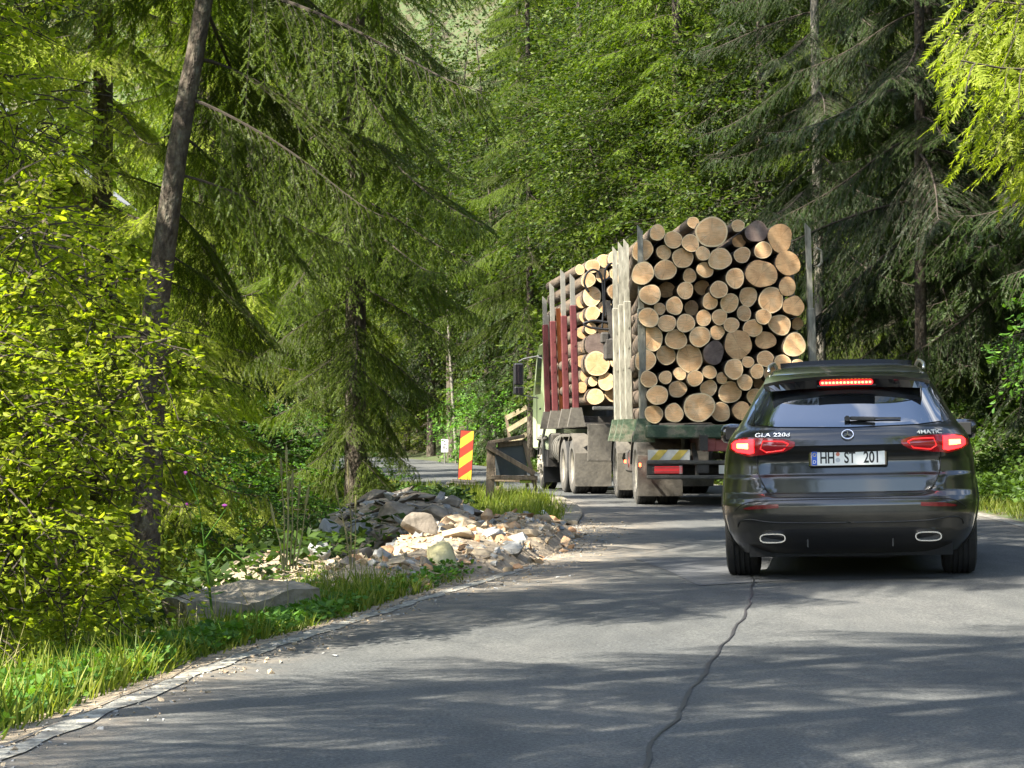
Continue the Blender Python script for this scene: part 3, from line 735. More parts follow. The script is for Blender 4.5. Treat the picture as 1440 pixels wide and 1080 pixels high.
# number plate in its recess
np_ = thing('number_plate', None, None); np_.parent = suv; yp = surf(0, .885) - .026; zp = .885
mb = MB(); mb.box((0, yp + .016, zp), (.56, .03, .135), bev=.01); mb.box((0, yp + .02, zp + .078), (.60, .05, .022), bev=.01); mb.build('plate_holder', M_gloss, np_)
mb = MB(); mb.box((0, yp, zp), (.520, .006, .112), bev=.003); mb.build('plate', M_white, np_)
mb = MB(); mb.box((-.239, yp - .004, zp), (.038, .003, .104)); mb.build('country_band', M_blue, np_)
text('D', .034, M_white, np_, (-.239, yp - .0068, zp - .028))
mb = MB()
for k in range(12):
    a = k * math.pi / 6; mb.box((-.239 + .011 * math.cos(a), yp - .0062, zp + .022 + .011 * math.sin(a)), (.004, .0015, .004))
mb.build('star_ring', mat('plate_yellow', (.8, .62, .05), .5), np_)
for body, x, sx in (('HH', -.148, .66), ('ST', .012, .68), ('201', .160, .70)): text(body, .112, M_black, np_, (x, yp - .0045, zp), sx=sx, bold=.0022)
mb = MB(); Mx = Matrix.Translation((-.073, yp - .0042, zp + .024)); n = 18
mb.add([(.014 * math.cos(2 * math.pi * k / n), 0, .014 * math.sin(2 * math.pi * k / n)) for k in range(n)], [tuple(range(n))], Mx); mb.build('inspection_seal', mat('seal_orange', (.65, .2, .12), .5), np_)
mb = MB(); Mx = Matrix.Translation((-.073, yp - .0042, zp - .018))
mb.add([(.016 * math.cos(2 * math.pi * k / n), 0, .016 * math.sin(2 * math.pi * k / n)) for k in range(n)], [tuple(range(n))], Mx); mb.build('registration_seal', mat('seal_grey', (.5, .52, .55), .5), np_)
# emblem: ring with three-pointed star
mb = MB(); zc = 1.050; ye = surf(0, zc) - .016; nrm = snorm(0, zc)
tilt = math.atan2(nrm.z, -nrm.y)
Em = Matrix.Translation((0, ye, zc)) @ Matrix.Rotation(-tilt, 4, 'X')
ring = [(Em @ Vector((.041 * math.cos(a), 0, .041 * math.sin(a)))) for a in np.linspace(0, 2 * math.pi, 33)]; mb.tube(ring, .0045, 6)
for k in range(3):
    a = math.pi / 2 + k * 2 * math.pi / 3; c, s_ = math.cos(a), math.sin(a)
    mb.add([(.041 * c, -.001, .041 * s_), (.008 * math.cos(a + 1.05), 0, .008 * math.sin(a + 1.05)), (0, -.008, 0), (.008 * math.cos(a - 1.05), 0, .008 * math.sin(a - 1.05))], [(0, 1, 2), (0, 2, 3)], Em)
mb.build('emblem', M_chrome, suv)
M_badge = mat('badge_silver', (.8, .8, .78), .35, metal=.4)
for body, x, sx in (('GLA 220d', -.535, 1.45), ('4MATIC', .575, 1.25)):
    z = 1.052; n_ = snorm(x, z); yaw = math.atan2(n_.x, -n_.y); q = Vector((x, surf(x, z), z)) + n_ * .008
    t = text(body, .043, M_badge, suv, q, (R(90) - .5, 0, yaw), sx=sx, name='badge', ext=.002, bold=.0002)
# mirrors
for sgn in (-1, 1):
    mb = MB(); n = 14; P = []
    for i, (t, k) in enumerate(((0, .55), (.3, .9), (.7, 1.), (1.0, .92), (1.12, .55))):
        row = []
        for j in range(n + 1):
            a = 2 * math.pi * j / n; row.append((sgn * (.83 + .20 * t), 2.78 + .09 * k * math.cos(a), 1.06 + (.095 - .012 * t) * k * math.sin(a) + .012))
        P.append(row)
    mb.grid(P); mb.add(P[-1][:-1], [tuple(range(n))]); mi = mb.build('door_mirror', M_gloss, suv, angle=50)
    mb = MB(); mb.box((sgn * .945, 2.693, 1.073), (.13, .012, .105), bev=.005); mb.build('mirror_glass', M_under, mi)
    # side windows and wheel arch cladding
    mb = MB(); g = []
    for i in range(7):
        z = 1.12 + .24 * i / 6; g.append([(sgn * (pf(z, PW) + .005), y, z) for y in np.linspace(.95 + (z - 1.12) * .8, 2.75 - (z - 1.12) * 1.6, 12)])
    mb.grid(g); mb.build('side_window', M_glass, suv)
    for yc in (.93, 3.62):
        mb = MB(); arc = [(a, yc + .37 * math.cos(a), .34 + .37 * math.sin(a)) for a in np.linspace(-.25, math.pi + .25, 26)]
        mb.grid([[(sgn * (pf(z, PW) + .012), yc + (y - yc) * 1.10, .34 + (z - .34) * 1.10) for a, y, z in arc], [(sgn * (pf(z, PW) + .022), y, z) for a, y, z in arc], [(sgn * (pf(z, PW) - .12), y, z) for a, y, z in arc]])
        mb.build('wheel_arch', M_plast, suv, angle=50)
# wheels
def wheel(parent, loc, Rr, wd, rimr, m_rim, side, spokes=10, dish=.04, dirty=None):
    e = bpy.data.objects.new('wheel', None); C.objects.link(e); e.parent = parent; e.location = loc
    h = wd / 2; mb = MB()
    prof = [(-h * .82, rimr), (-h, rimr + .02), (-h, Rr - .05), (-h * .9, Rr - .015), (-h * .6, Rr)]
    grooves = []
    for gx in (-.45, -.15, .15, .45): grooves += [(h * (gx - .05), Rr), (h * (gx - .04), Rr - .012), (h * (gx + .04), Rr - .012), (h * (gx + .05), Rr)]
    mb.lathe(prof + grooves + [(-a, r) for a, r in reversed(prof)], 40); mb.build('tyre', dirty or M_rub, e, angle=35)
    mb = MB(); o = side * h
    mb.lathe([(o * .82, rimr), (o * .75, rimr * .93), (o * .3, rimr * .88), (o * .3, rimr * .3)], 32); 
    mb.lathe([(o * .3, rimr * .32), (o * .75, rimr * .28), (o * .8, rimr * .1), (o * .8, .001)], 24)
    for k in range(spokes):
        a = 2 * math.pi * k / spokes; ca, sa = math.cos(a), math.sin(a)
        mb.beam((o * .72, rimr * .25 * ca, rimr * .25 * sa), (o * .78, rimr * .92 * ca, rimr * .92 * sa), .03, rimr * .14, up=(1, 0, 0))
    mb.build('rim', m_rim, e, angle=35)
    return e
for x in (-1, 1):
    for y in (.93, 3.62): wheel(suv, (x * .795, y, .352), .352, .245, .24, M_alu, x)

# ================================================================== log trailer and log truck
M_stk = noisemat('weathered_white_steel', [(.10, .095, .07), (.20, .19, .15), (.30, .29, .235)], 6, .7, bump=.3, bscale=20, stretch=(3, 3, .7))
M_stkr = noisemat('dark_red_steel', [(.055, .012, .012), (.095, .018, .020), (.12, .035, .03)], 3, .55, bump=.2)
M_org = noisemat('orange_steel', [(.45, .12, .03), (.60, .18, .05)], 3, .55, bump=.2)
M_grey = noisemat('grey_galvanised_steel', [(.12, .115, .10), (.21, .20, .17)], 4, .6, bump=.2)
M_green = noisemat('worn_green_paint', [(.030, .058, .032), (.055, .085, .048), (.15, .145, .10), (.06, .055, .038)], 3.5, .75, pos=[.36, .5, .58, .68], bump=.5)
M_redb = noisemat('faded_red_paint', [(.25, .06, .05), (.33, .10, .08), (.30, .15, .11)], 3, .7, bump=.3)
M_frame = noisemat('grimy_chassis', [(.030, .028, .025), (.07, .06, .05)], 4, .85, bump=.4)
M_dust = noisemat('dusty_grey_guard', [(.055, .049, .040), (.105, .094, .076), (.042, .038, .032)], 3, .8, bump=.3)
M_rubd = noisemat('dusty_tyre', [(.05, .047, .042), (.11, .10, .085)], 6, .9, bump=.4)
M_tread = noisemat('tyre_tread', [(.016, .016, .016), (.03, .029, .027)], 6, .9, bump=.4)
M_rimd = noisemat('dusty_rim', [(.16, .15, .12), (.30, .27, .22)], 5, .7, bump=.3)
M_cab = noisemat('pale_green_cab_paint', [(.36, .42, .26), (.46, .50, .34)], 3, .4, bump=0, coat=.4)
M_yel = noisemat('yellow_reflective', [(.50, .36, .05), (.62, .46, .10)], 6, .6, bump=0)
M_whi = noisemat('dirty_white_reflective', [(.45, .43, .36), (.62, .60, .53)], 6, .6, bump=0)
M_lens = mat('clear_lamp_lens', (.45, .40, .36), .2, coat=1.)
M_redg = mat('glowing_marker', (.7, .02, .01), .4, emit=(1, .06, .02), estr=4.)
M_fl = mat('truck_red_lens', (.20, .02, .02), .3, coat=.7, emit=(1, .03, .04), estr=.12)
M_pplate = mat('dusty_plate', (.50, .49, .44), .6)

def truck_wheel(parent, x, y, side, dual=True, Rr=.50):
    e = bpy.data.objects.new('wheel', None); C.objects.link(e); e.parent = parent; e.location = (x, y, Rr)
    wd = .30; h = wd / 2; rimr = .29
    def tyre(cx):
        mb = MB(); prof = [(-h * .8, rimr), (-h, rimr + .03), (-h, Rr - .06), (-h * .88, Rr - .02), (-h * .75, Rr)]
        gr = []
        for gx in (-.4, 0, .4): gr += [(h * (gx - .06), Rr), (h * (gx - .05), Rr - .018), (h * (gx + .05), Rr - .018), (h * (gx + .06), Rr)]
        P = prof + gr + [(-a, r) for a, r in reversed(prof)]
        mb.lathe([(cx + a, r) for a, r in P], 40)
        o = mb.build('tyre', [M_rubd, M_tread], e, angle=35)
        mi = [0 if (f.center.y ** 2 + f.center.z ** 2) ** .5 < Rr - .03 else 1 for f in o.data.polygons]; o.data.polygons.foreach_set('material_index', mi)
    tyre(0)
    if dual: tyre(-side * .33)
    mb = MB(); o = side * h
    if dual: mb.lathe([(o * .8, rimr), (o * .7, rimr * .95), (-o * .9, rimr * .85), (-o * .9, rimr * .4), (o * .3, rimr * .36), (o * .5, rimr * .28), (o * .5, .001)], 32)
    else: mb.lathe([(o * .8, rimr), (o * .7, rimr * .95), (o * .8, rimr * .75), (o * 1.25, rimr * .55), (o * 1.25, rimr * .4), (o * 1.5, rimr * .3), (o * 1.5, .001)], 32)
    for k in range(10):
        a = 2 * math.pi * k / 10; q = -o * .85 if dual else o * 1.2
        mb.tube([(q, rimr * .62 * math.cos(a), rimr * .62 * math.sin(a)), (q + .04 * side, rimr * .62 * math.cos(a), rimr * .62 * math.sin(a))], .018, 6)
    mb.build('rim', M_rimd, e, angle=35)
def fender(parent, x, y, side, Rr=.50, wd=.66, m=None, a0=.1, a1=math.pi - .1, skirt=True):
    mb = MB(); ro = Rr + .09; g1 = []; g2 = []; xa, xb = x + side * .17, x - side * (wd - .17)
    A = np.linspace(a0, a1, 18)
    g = [[(xx, y + rr_ * math.cos(a), Rr + rr_ * math.sin(a)) for a in A] for xx, rr_ in ((xa, ro - .05), (xa, ro), (xb, ro), (xb, ro - .05))]
    mb.grid(g)
    o = mb.build('mudguard', m or M_dust, parent, angle=40)
    if skirt:
        mb = MB(); mb.box(((xa + xb) / 2, y - ro + .01, Rr - .06), (abs(xa - xb), .016, .60), bev=.005); mb.build('mud_flap', m or M_dust, o)
    return o
def stake(parent, x, y, z0, zs, z1, m_low, m_up, lean=0., foot=None, wl=.112, wu=.076):
    e = bpy.data.objects.new('stake', None); C.objects.link(e); e.parent = parent; e.location = (x, y, 0)
    mb = MB(); mb.beam((0, 0, z0), (lean * (zs - z0) / (z1 - z0), 0, zs), wl, wl, bev=.012)
    for k in range(3): mb.box((lean * .5 * (zs - z0) / (z1 - z0) - wl * .0, -wl / 2 - .004, z0 + (zs - z0) * (.5 + .15 * k)), (.02, .008, .03))
    mb.build('sleeve', m_low, e)
    mb = MB(); x0 = lean * (zs - z0) / (z1 - z0); s_ = wu / 2
    mb.add([(x0 - s_, -s_, zs - .2), (x0 + s_, -s_, zs - .2), (x0 + s_, s_, zs - .2), (x0 - s_, s_, zs - .2), (lean - s_, -s_, z1 + .06), (lean + s_, -s_, z1 - .03), (lean + s_, s_, z1 - .03), (lean - s_, s_, z1 + .06)],
           [(0, 3, 2, 1), (4, 5, 6, 7), (0, 1, 5, 4), (1, 2, 6, 5), (2, 3, 7, 6), (3, 0, 4, 7)])
    mb.build('extension', m_up, e)
    if foot:
        mb = MB(); mb.prism([(-.16, z0 - .12), (.16, z0 - .12), (.09, z0 + .22), (-.09, z0 + .22)], .14, Matrix.Translation((0, -.07, 0))); mb.build('foot', foot, e)
    return e

TR_RZ = .042
trailer = thing('log_trailer', 'log trailer with pale steel stakes and green bed, heaped with cut logs behind the truck', 'trailer',
                (3.13, 31.1, float(roadz(3.1, 32)) - .015), TR_RZ)
def build_trailer():
    t = trailer
    mb = MB()
    for x in (-.42, .42): mb.box((x, 3.0, .92), (.11, 6.2, .22))
    for y in (.3, 1.9, 3.3, 4.9, 5.9): mb.box((0, y, .90), (.84, .1, .14))
    mb.beam((-.3, 6.0, .85), (0, 7.6, .72), .1, .1); mb.beam((.3, 6.0, .85), (0, 7.6, .72), .1, .1)
    for y in (1.4, 4.7): mb.tube([(-.9, y, .5), (.9, y, .5)], .08, 10); mb.box((-.45, y, .68), (.1, .9, .1)); mb.box((.45, y, .68), (.1, .9, .1))
    mb.build('chassis', M_frame, t)
    mb = MB(); mb.box((0, 3.0, 1.095), (2.42, 5.9, .10), bev=.02); mb.box((0, .08, 1.08), (2.46, .10, .19), bev=.02); mb.build('load_bed', M_green, t)
    for y, z in ((.30, 3.98), (2.0, 3.93), (2.9, 3.96), (3.9, 3.98)):
        for sx in (-1, 1):
            zz = z + (.04 if sx > 0 else 0)
            s_ = stake(t, sx * (1.235 if y < 1 else 1.275), y, 1.05, 2.85 if y < 1 else 3.05, zz, M_stk, M_stk, lean=-.05 - (.05 if sx > 0 else 0), foot=M_green)
    mb = MB(); mb.tube([(1.27, .28, 3.45), (1.33, .28, 3.5), (1.33, .28, 3.68), (1.25, .28, 3.72)], .018, 6); mb.build('strap_hook', M_stk, t)
    # rear end: crossbeam, bumper rails, striped board, lamps, plate
    mb = MB(); mb.box((.42, .16, .885), (1.65, .12, .17), bev=.01); mb.box((-.30, .13, .93), (.14, .10, .26), bev=.01); mb.build('rear_crossbeam', M_redb, t)
    mb = MB(); mb.box((0, .02, .645), (2.44, .09, .055), bev=.012); mb.box((0, .02, .435), (2.44, .09, .055), bev=.012)
    for x in (-1.19, -.50, .2, 1.19): mb.box((x, .055, .54), (.05, .05, .18))
    for x in (-.5, .5): mb.beam((x, .1, .62), (x, .5, .9), .07, .05)
    mb.build('bumper_bar', M_dust, t)
    b = bpy.data.objects.new('striped_board', None); C.objects.link(b); b.parent = t; b.location = (-1.19, .055, .68)
    mb = MB(); mb.box((.29, .01, .07), (.60, .012, .145)); mb.build('board', M_whi, b)
    for x0 in (.02, .31): 
        mb = MB(); x1 = x0; mb.prism([(x1, 0), (x1 + .13, 0), (x1 + .255, .14), (x1 + .125, .14)], .004, Matrix.Translation((0, -.002, 0))); mb.build('stripe', M_yel, b)
    b2 = b.copy(); C.objects.link(b2); b2.parent = t; b2.location = (.60, .055, .68)
    for ch in list(b.children): c2 = ch.copy(); C.objects.link(c2); c2.parent = b2
    for sx in (-1, 1):
        l = bpy.data.objects.new('tail_light', None); C.objects.link(l); l.parent = t; l.location = (sx * .955, .0, .54)
        if sx < 0: l['label'] = 'left tail light, lit red over a dusty lens'
        mb = MB(); mb.box((0, .03, 0), (.50, .06, .15), bev=.01); mb.build('housing', M_frame, l)
        mb = MB(); mb.box((-.04 * -sx * -1, -.006, .0), (.40, .02, .10), bev=.006); mb.build('lens', M_fl, l)
        mb = MB(); mb.box((-sx * .215, -.006, 0), (.05, .02, .12), bev=.006); mb.build('reverse_lens', M_lens, l)
        mb = MB(); mb.box((0, -.019, .028), (.38, .008, .012)); mb.box((0, -.019, -.03), (.38, .008, .012)); mb.build('lens_rib', M_dust, l)
    mb = MB(); mb.box((-.42, .01, .55), (.17, .06, .12), bev=.01); mb.build('junction_box', M_frame, t)
    mb = MB(); mb.box((.06, -.03, .545), (.52, .012, .12)); p = mb.build('number_plate', M_pplate, t)
    text('AB·11 ZRL', .105, M_black, p, (.06, -.038, .545), sx=.74, bold=.001)
    for y in (1.4, 4.7):
        for sx in (-1, 1):
            truck_wheel(t, sx * 1.10, y, sx); fender(t, sx * 1.10, y, sx, a0=.15, a1=math.pi - .05)
    for sx, y, z in ((-1.255, .62, .60), (-1.255, 2.9, .62)):
        mb = MB(); mb.box((sx, y, z), (.02, .16, .05), bev=.005); mb.build('side_marker_light', M_redg, t)
    
    mb = MB(); mb.box((-.95, 3.05, .62), (.5, .9, .34), bev=.03); mb.build('tool_box', M_frame, t)
build_trailer()

TK_RZ = .10
truck = thing('log_truck', 'pale green cabbed log truck with dark red stakes pulling the log trailer', 'truck',
              (2.40, 38.6, float(zprof(40.5)) + .01), TK_RZ)
truck.rotation_euler = (math.atan((float(zprof(44.5)) - float(zprof(40))) / 4.5), 0, TK_RZ)
def build_truck():
    t = truck
    mb = MB()
    for x in (-.42, .42): mb.box((x, 3.4, .98), (.10, 7.0, .24))
    for y in (.1, 1.5, 3.0, 4.4, 6.6): mb.box((0, y, .96), (.84, .1, .16))
    for y in (1.0, 2.30, 6.0): mb.tube([(-.95, y, .5), (.95, y, .5)], .09, 10); mb.box((-.45, y, .70), (.1, .9, .12)); mb.box((.45, y, .70), (.1, .9, .12))
    mb.build('chassis', M_frame, t)
    mb = MB(); mb.box((0, 2.6, 1.24), (2.2, 5.0, .07)); 
    for y in (.5, 1.8, 3.3, 4.6): mb.box((0, y, 1.33), (2.40, .16, .12), bev=.01)
    mb.build('bunk', M_frame, t)
    for y, z in ((.28, 3.85), (1.65, 4.04), (3.35, 3.92), (4.55, 3.75)):
        for sx in (-1, 1):
            s_ = stake(t, sx * 1.24, y, 1.32, 3.35 if y < 1 else 3.25, z, M_stkr, M_grey, lean=-.07, foot=M_dust, wl=.112, wu=.08)
    mb = MB(); mb.beam((-1.10, 3.42, 1.3), (-1.17, 3.42, 3.5), .09, .09); mb.build('bunk_post', M_org, t)
    # headboard behind the cab
    mb = MB(); mb.box((0, 5.10, 2.38), (2.40, .05, 2.10), bev=.01)
    for x in (-1.19, -.6, 0, .6, 1.19): mb.box((x, 5.05, 2.38), (.07, .07, 2.16), bev=.01)
    mb.build('headboard', M_grey, t)
    # cab
    mb = MB(); poly = [(5.35, .75), (7.35, .75), (7.42, 1.3), (7.30, 2.0), (7.02, 2.85), (6.7, 3.02), (5.45, 3.05), (5.32, 2.9)]
    vs = []; 
    for x, k in ((-1.20, 0), (-1.16, 1), (1.16, 1), (1.20, 0)): vs.append([(x, 6.35 + (y - 6.35) * (1 if k else .985), z if not k else z) for y, z in poly])
    # body with side tumblehome
    sec = []
    for x, kk in ((-1.0, .985), (-1.20, .93), (-1.24, .90), (1.24, .90), (1.20, .93), (1.0, .985)):
        sec.append([(x * (1 if z < 2 else 1 - .05 * (z - 2)), 6.35 + (y - 6.35) * kk, 1.9 + (z - 1.9) * (kk + .02)) for y, z in poly])
    n = len(poly); vs = [p for r in sec for p in r]; fs = [(i * n + j, i * n + (j + 1) % n, (i + 1) * n + (j + 1) % n, (i + 1) * n + j) for i in range(5) for j in range(n)]
    fs += [tuple(range(n)), tuple(5 * n + j for j in reversed(range(n)))]; mb.add(vs, fs); cab = mb.build('cab', M_cab, t, angle=40)
    for sx in (-1, 1):
        g = [(5.75, 1.92), (6.85, 1.92), (6.62, 2.72), (5.78, 2.72)]
        mb = MB(); mb.add([(sx * (1.252 - .05 * max(0, z - 2)), y, z) for y, z in g], [(0, 1, 2, 3)]); mb.build('side_window', M_glass, cab)
        mb = MB(); mb.box((sx * 1.245, 6.5, 1.45), (.012, .02, .9)); mb.box((sx * 1.25, 5.85, 1.62), (.03, .16, .04), bev=.01); mb.build('door_handle', M_plast, cab)
        mir = bpy.data.objects.new('mirror', None); C.objects.link(mir); mir.parent = t; mir.location = (sx * 1.56, 7.05, 0)
        mb = MB(); mb.box((0, 0, 2.36), (.20, .12, .46), bev=.03); mb.box((0, .0, 2.02), (.20, .11, .17), bev=.03); mb.build('mirror_housing', M_plast, mir)
        mb = MB(); mb.box((0, -.066, 2.36), (.15, .006, .40)); mb.box((0, -.06, 2.02), (.15, .006, .12)); mb.build('mirror_glass', M_glass, mir)
        mb = MB(); mb.tube([(0, 0, 2.62), (-sx * .10, 0, 2.68), (-sx * .42, -.1, 2.74)], .014, 6); mb.tube([(0, 0, 1.94), (-sx * .4, -.1, 1.86)], .014, 6); mb.tube([(sx * .105, -.02, 2.6), (sx * .11, -.02, 1.95)], .012, 6); mb.build('mirror_arm', M_plast, mir)
        mb = MB(); mb.box((sx * 1.20, 6.0, 1.03), (.10, 1.3, .10), bev=.03); mb.tube([(sx * 1.23, 5.42, .55), (sx * 1.25, 5.42, 1.02), (sx * 1.22, 5.25, 1.25)], .03, 8); mb.build('step_rail', M_grey, t)
        truck_wheel(t, sx * 1.06, 6.0, sx, dual=False)
        fender(t, sx * 1.06, 6.0, sx, wd=.5, m=M_plast, skirt=True)
        for y in (1.0, 2.30): truck_wheel(t, sx * 1.08, y, sx)
        fender(t, sx * 1.08, 1.0, sx, m=M_dust, a0=.9, a1=math.pi - .05); fender(t, sx * 1.08, 2.30, sx, m=M_dust, a0=.1, a1=2.0, skirt=False)
        mb = MB(); mb.box((sx * .99, 4.65, .86), (.42, .46, .52), bev=.04); mb.build('battery_box', M_dust, t)
        mb = MB()
        n = 20; Mx = Matrix.Translation((sx * .95, 3.25, .82))
        mb.lathe([(0, .001), (0, .25), (.02, .27), (.92, .27), (.94, .25), (.94, .001)], n, Mx @ Matrix.Rotation(R(90), 4, 'Z') @ Matrix.Translation((0, 0, 0)))
        tk = mb.build('fuel_tank', M_alu if sx > 0 else M_dust, t, angle=40)
        for q in (.2, .5, .8):
            mb = MB(); mb.lathe([(q - .025, .275), (q - .025, .285), (q + .025, .285), (q + .025, .275)], n, Mx @ Matrix.Rotation(R(90), 4, 'Z')); mb.build('tank_strap', M_grey, tk, angle=40)
    mb = MB(); mb.box((-1.0, 5.1, .62), (.45, .8, .32)); mb.build('side_panel', M_frame, t)
    mb = MB(); mb.box((-1.255, .50, 1.36), (.02, .10, .05), bev=.005); mb.build('side_marker_light', M_redg, t)
    # rear end: crossbar, tall grey panels, hanging air hoses
    mb = MB(); mb.box((0, -.12, 1.52), (2.0, .12, .06), bev=.01); mb.box((-.4, -.05, 1.42), (.3, .15, .20), bev=.02); mb.build('rear_crossbar', M_grey, t)
    for x in (-.86, .86): mb = MB(); mb.box((x, -.02, .92), (.44, .03, .66), bev=.01); mb.build('rear_panel', M_dust, t)
    mb = MB(); mb.tube([(-.46, -.14, 1.35), (-.47, -.20, .9), (-.44, -.2, .5)], .06, 8); mb.build('air_hose', M_frame, t)
    # loader boom folded at the back with its black hoses and hooks
    c = bpy.data.objects.new('loader_crane', None); C.objects.link(c); c.parent = t; c.location = (-.80, -.22, 0)
    mb = MB(); mb.beam((.25, .05, 1.2), (.25, .05, 3.7), .18, .18, bev=.02); mb.beam((.25, .05, 3.7), (1.4, .05, 3.2), .15, .15, bev=.02); mb.beam((.05, 0, 3.4), (.2, 0, 2.3), .09, .09); mb.build('boom', M_frame, c)
    def hose(pts, nm='hydraulic_hose', r=.020):
        mb = MB(); mb.tube([tuple(p) for p in catmull(pts, 6)], r, 6); mb.build(nm, M_plast, c, smooth=True)
    hose([(-.28, 0, 3.55), (-.36, 0, 3.72), (-.30, 0, 3.90), (-.16, 0, 3.94), (-.05, 0, 3.80), (-.02, 0, 3.3), (-.05, 0, 2.9)])
    hose([(.02, 0, 3.1), (.0, .0, 3.6), (.02, 0, 3.95), (.14, 0, 4.06), (.27, 0, 3.95), (.30, 0, 3.5), (.22, 0, 2.9), (.1, 0, 2.5), (.02, 0, 2.35)])
    hose([(-.10, 0, 3.9), (-.02, .02, 3.75), (.1, .02, 3.8), (.2, .05, 3.6), (.1, .0, 3.2)])
    hose([(-.38, 0, 3.00), (-.20, 0, 3.05), (.08, 0, 3.02), (.28, .02, 3.06)], 'hook_bar', .026)
    hose([(-.38, 0, 3.00), (-.25, 0, 2.93), (.08, 0, 2.90), (.28, .02, 2.92)], 'hook_bar', .022)
    mb = MB(); mb.box((.08, 0, 2.55), (.20, .16, .40), bev=.04); mb.box((.0, -.02, 2.75), (.16, .1, .2), bev=.03); mb.build('rotator', M_frame, c)
build_truck()

# ------------------------------------------------------------------ logs
def end_material(name, ca, cb, cc):
    m = bpy.data.materials.new(name); m.use_nodes = True; n = m.node_tree; L = n.links.new
    b = n.nodes['Principled BSDF']; b.inputs['Roughness'].default_value = .8
    t = n.nodes.new('ShaderNodeTexCoord'); oi = n.nodes.new('ShaderNodeObjectInfo')
    ad = n.nodes.new('ShaderNodeVectorMath'); ad.operation = 'ADD'
    sc3 = n.nodes.new('ShaderNodeVectorMath'); sc3.operation = 'SCALE'; sc3.inputs[3].default_value = 37
    cmb = n.nodes.new('ShaderNodeCombineXYZ'); L(oi.outputs['Random'], cmb.inputs[0]); L(oi.outputs['Random'], cmb.inputs[2]); L(cmb.outputs[0], sc3.inputs[0])
    L(t.outputs['Object'], ad.inputs[0]); L(sc3.outputs[0], ad.inputs[1])
    g = n.nodes.new('ShaderNodeMapping'); g.inputs['Scale'].default_value = (1, 0, 1); L(t.outputs['Object'], g.inputs[0])
    ln = n.nodes.new('ShaderNodeVectorMath'); ln.operation = 'LENGTH'; L(g.outputs[0], ln.inputs[0])
    z = n.nodes.new('ShaderNodeTexNoise'); z.inputs['Scale'].default_value = 7; z.inputs['Detail'].default_value = 5; L(ad.outputs[0], z.inputs['Vector'])
    m1 = n.nodes.new('ShaderNodeMath'); m1.operation = 'MULTIPLY_ADD'; L(z.outputs[0], m1.inputs[0]); m1.inputs[1].default_value = .05; L(ln.outputs['Value'], m1.inputs[2])
    sn = n.nodes.new('ShaderNodeMath'); sn.operation = 'MULTIPLY'; sn.inputs[1].default_value = 420; L(m1.outputs[0], sn.inputs[0])
    s2 = n.nodes.new('ShaderNodeMath'); s2.operation = 'SINE'; L(sn.outputs[0], s2.inputs[0])
    r = n.nodes.new('ShaderNodeValToRGB'); e = r.color_ramp.elements; e[0].position = .30; e[0].color = (*ca, 1); e[1].position = .7; e[1].color = (*cc, 1); q = e.new(.5); q.color = (*cb, 1)
    L(z.outputs[0], r.inputs[0])
    mr = n.nodes.new('ShaderNodeMapRange'); mr.inputs[1].default_value = -1; mr.inputs[3].default_value = .78; mr.inputs[4].default_value = 1.08; L(s2.outputs[0], mr.inputs[0])
    # heartwood and fine saw marks
    z2 = n.nodes.new('ShaderNodeTexNoise'); z2.inputs['Scale'].default_value = 40; z2.inputs['Detail'].default_value = 4
    g2 = n.nodes.new('ShaderNodeMapping'); g2.inputs['Scale'].default_value = (.25, 1, 2.2); g2.inputs['Rotation'].default_value = (0, .6, 0); L(ad.outputs[0], g2.inputs[0]); L(g2.outputs[0], z2.inputs['Vector'])
    mr2 = n.nodes.new('ShaderNodeMapRange'); mr2.inputs[1].default_value = .3; mr2.inputs[2].default_value = .7; mr2.inputs[3].default_value = .82; mr2.inputs[4].default_value = 1.12; L(z2.outputs[0], mr2.inputs[0])
    mm = n.nodes.new('ShaderNodeMath'); mm.operation = 'MULTIPLY'; L(mr.outputs[0], mm.inputs[0]); L(mr2.outputs[0], mm.inputs[1])
    ob = n.nodes.new('ShaderNodeMapRange'); ob.inputs[3].default_value = .80; ob.inputs[4].default_value = 1.12; L(oi.outputs['Random'], ob.inputs[0])
    m3 = n.nodes.new('ShaderNodeMath'); m3.operation = 'MULTIPLY'; L(mm.outputs[0], m3.inputs[0]); L(ob.outputs[0], m3.inputs[1])
    # a few radial drying cracks
    sx_ = n.nodes.new('ShaderNodeSeparateXYZ'); L(g.outputs[0], sx_.inputs[0])
    at = n.nodes.new('ShaderNodeMath'); at.operation = 'ARCTAN2'; L(sx_.outputs[0], at.inputs[0]); L(sx_.outputs[2], at.inputs[1])
    aw = n.nodes.new('ShaderNodeMath'); aw.operation = 'MULTIPLY_ADD'; aw.inputs[1].default_value = 1.1; L(at.outputs[0], aw.inputs[0])
    rw_ = n.nodes.new('ShaderNodeMath'); rw_.operation = 'MULTIPLY'; rw_.inputs[1].default_value = 60; L(oi.outputs['Random'], rw_.inputs[0]); L(rw_.outputs[0], aw.inputs[2])
    nz_ = n.nodes.new('ShaderNodeTexNoise'); nz_.noise_dimensions = '1D'; nz_.inputs['Scale'].default_value = 1.6; nz_.inputs['Detail'].default_value = 1; L(aw.outputs[0], nz_.inputs['W'])
    cp = n.nodes.new('ShaderNodeMath'); cp.operation = 'COMPARE'; cp.inputs[1].default_value = .5; cp.inputs[2].default_value = .005; L(nz_.outputs[0], cp.inputs[0])
    cm = n.nodes.new('ShaderNodeMath'); cm.operation = 'MULTIPLY_ADD'; cm.inputs[1].default_value = -.28; cm.inputs[2].default_value = 1; L(cp.outputs[0], cm.inputs[0])
    m4 = n.nodes.new('ShaderNodeMath'); m4.operation = 'MULTIPLY'; L(m3.outputs[0], m4.inputs[0]); L(cm.outputs[0], m4.inputs[1]); m3 = m4
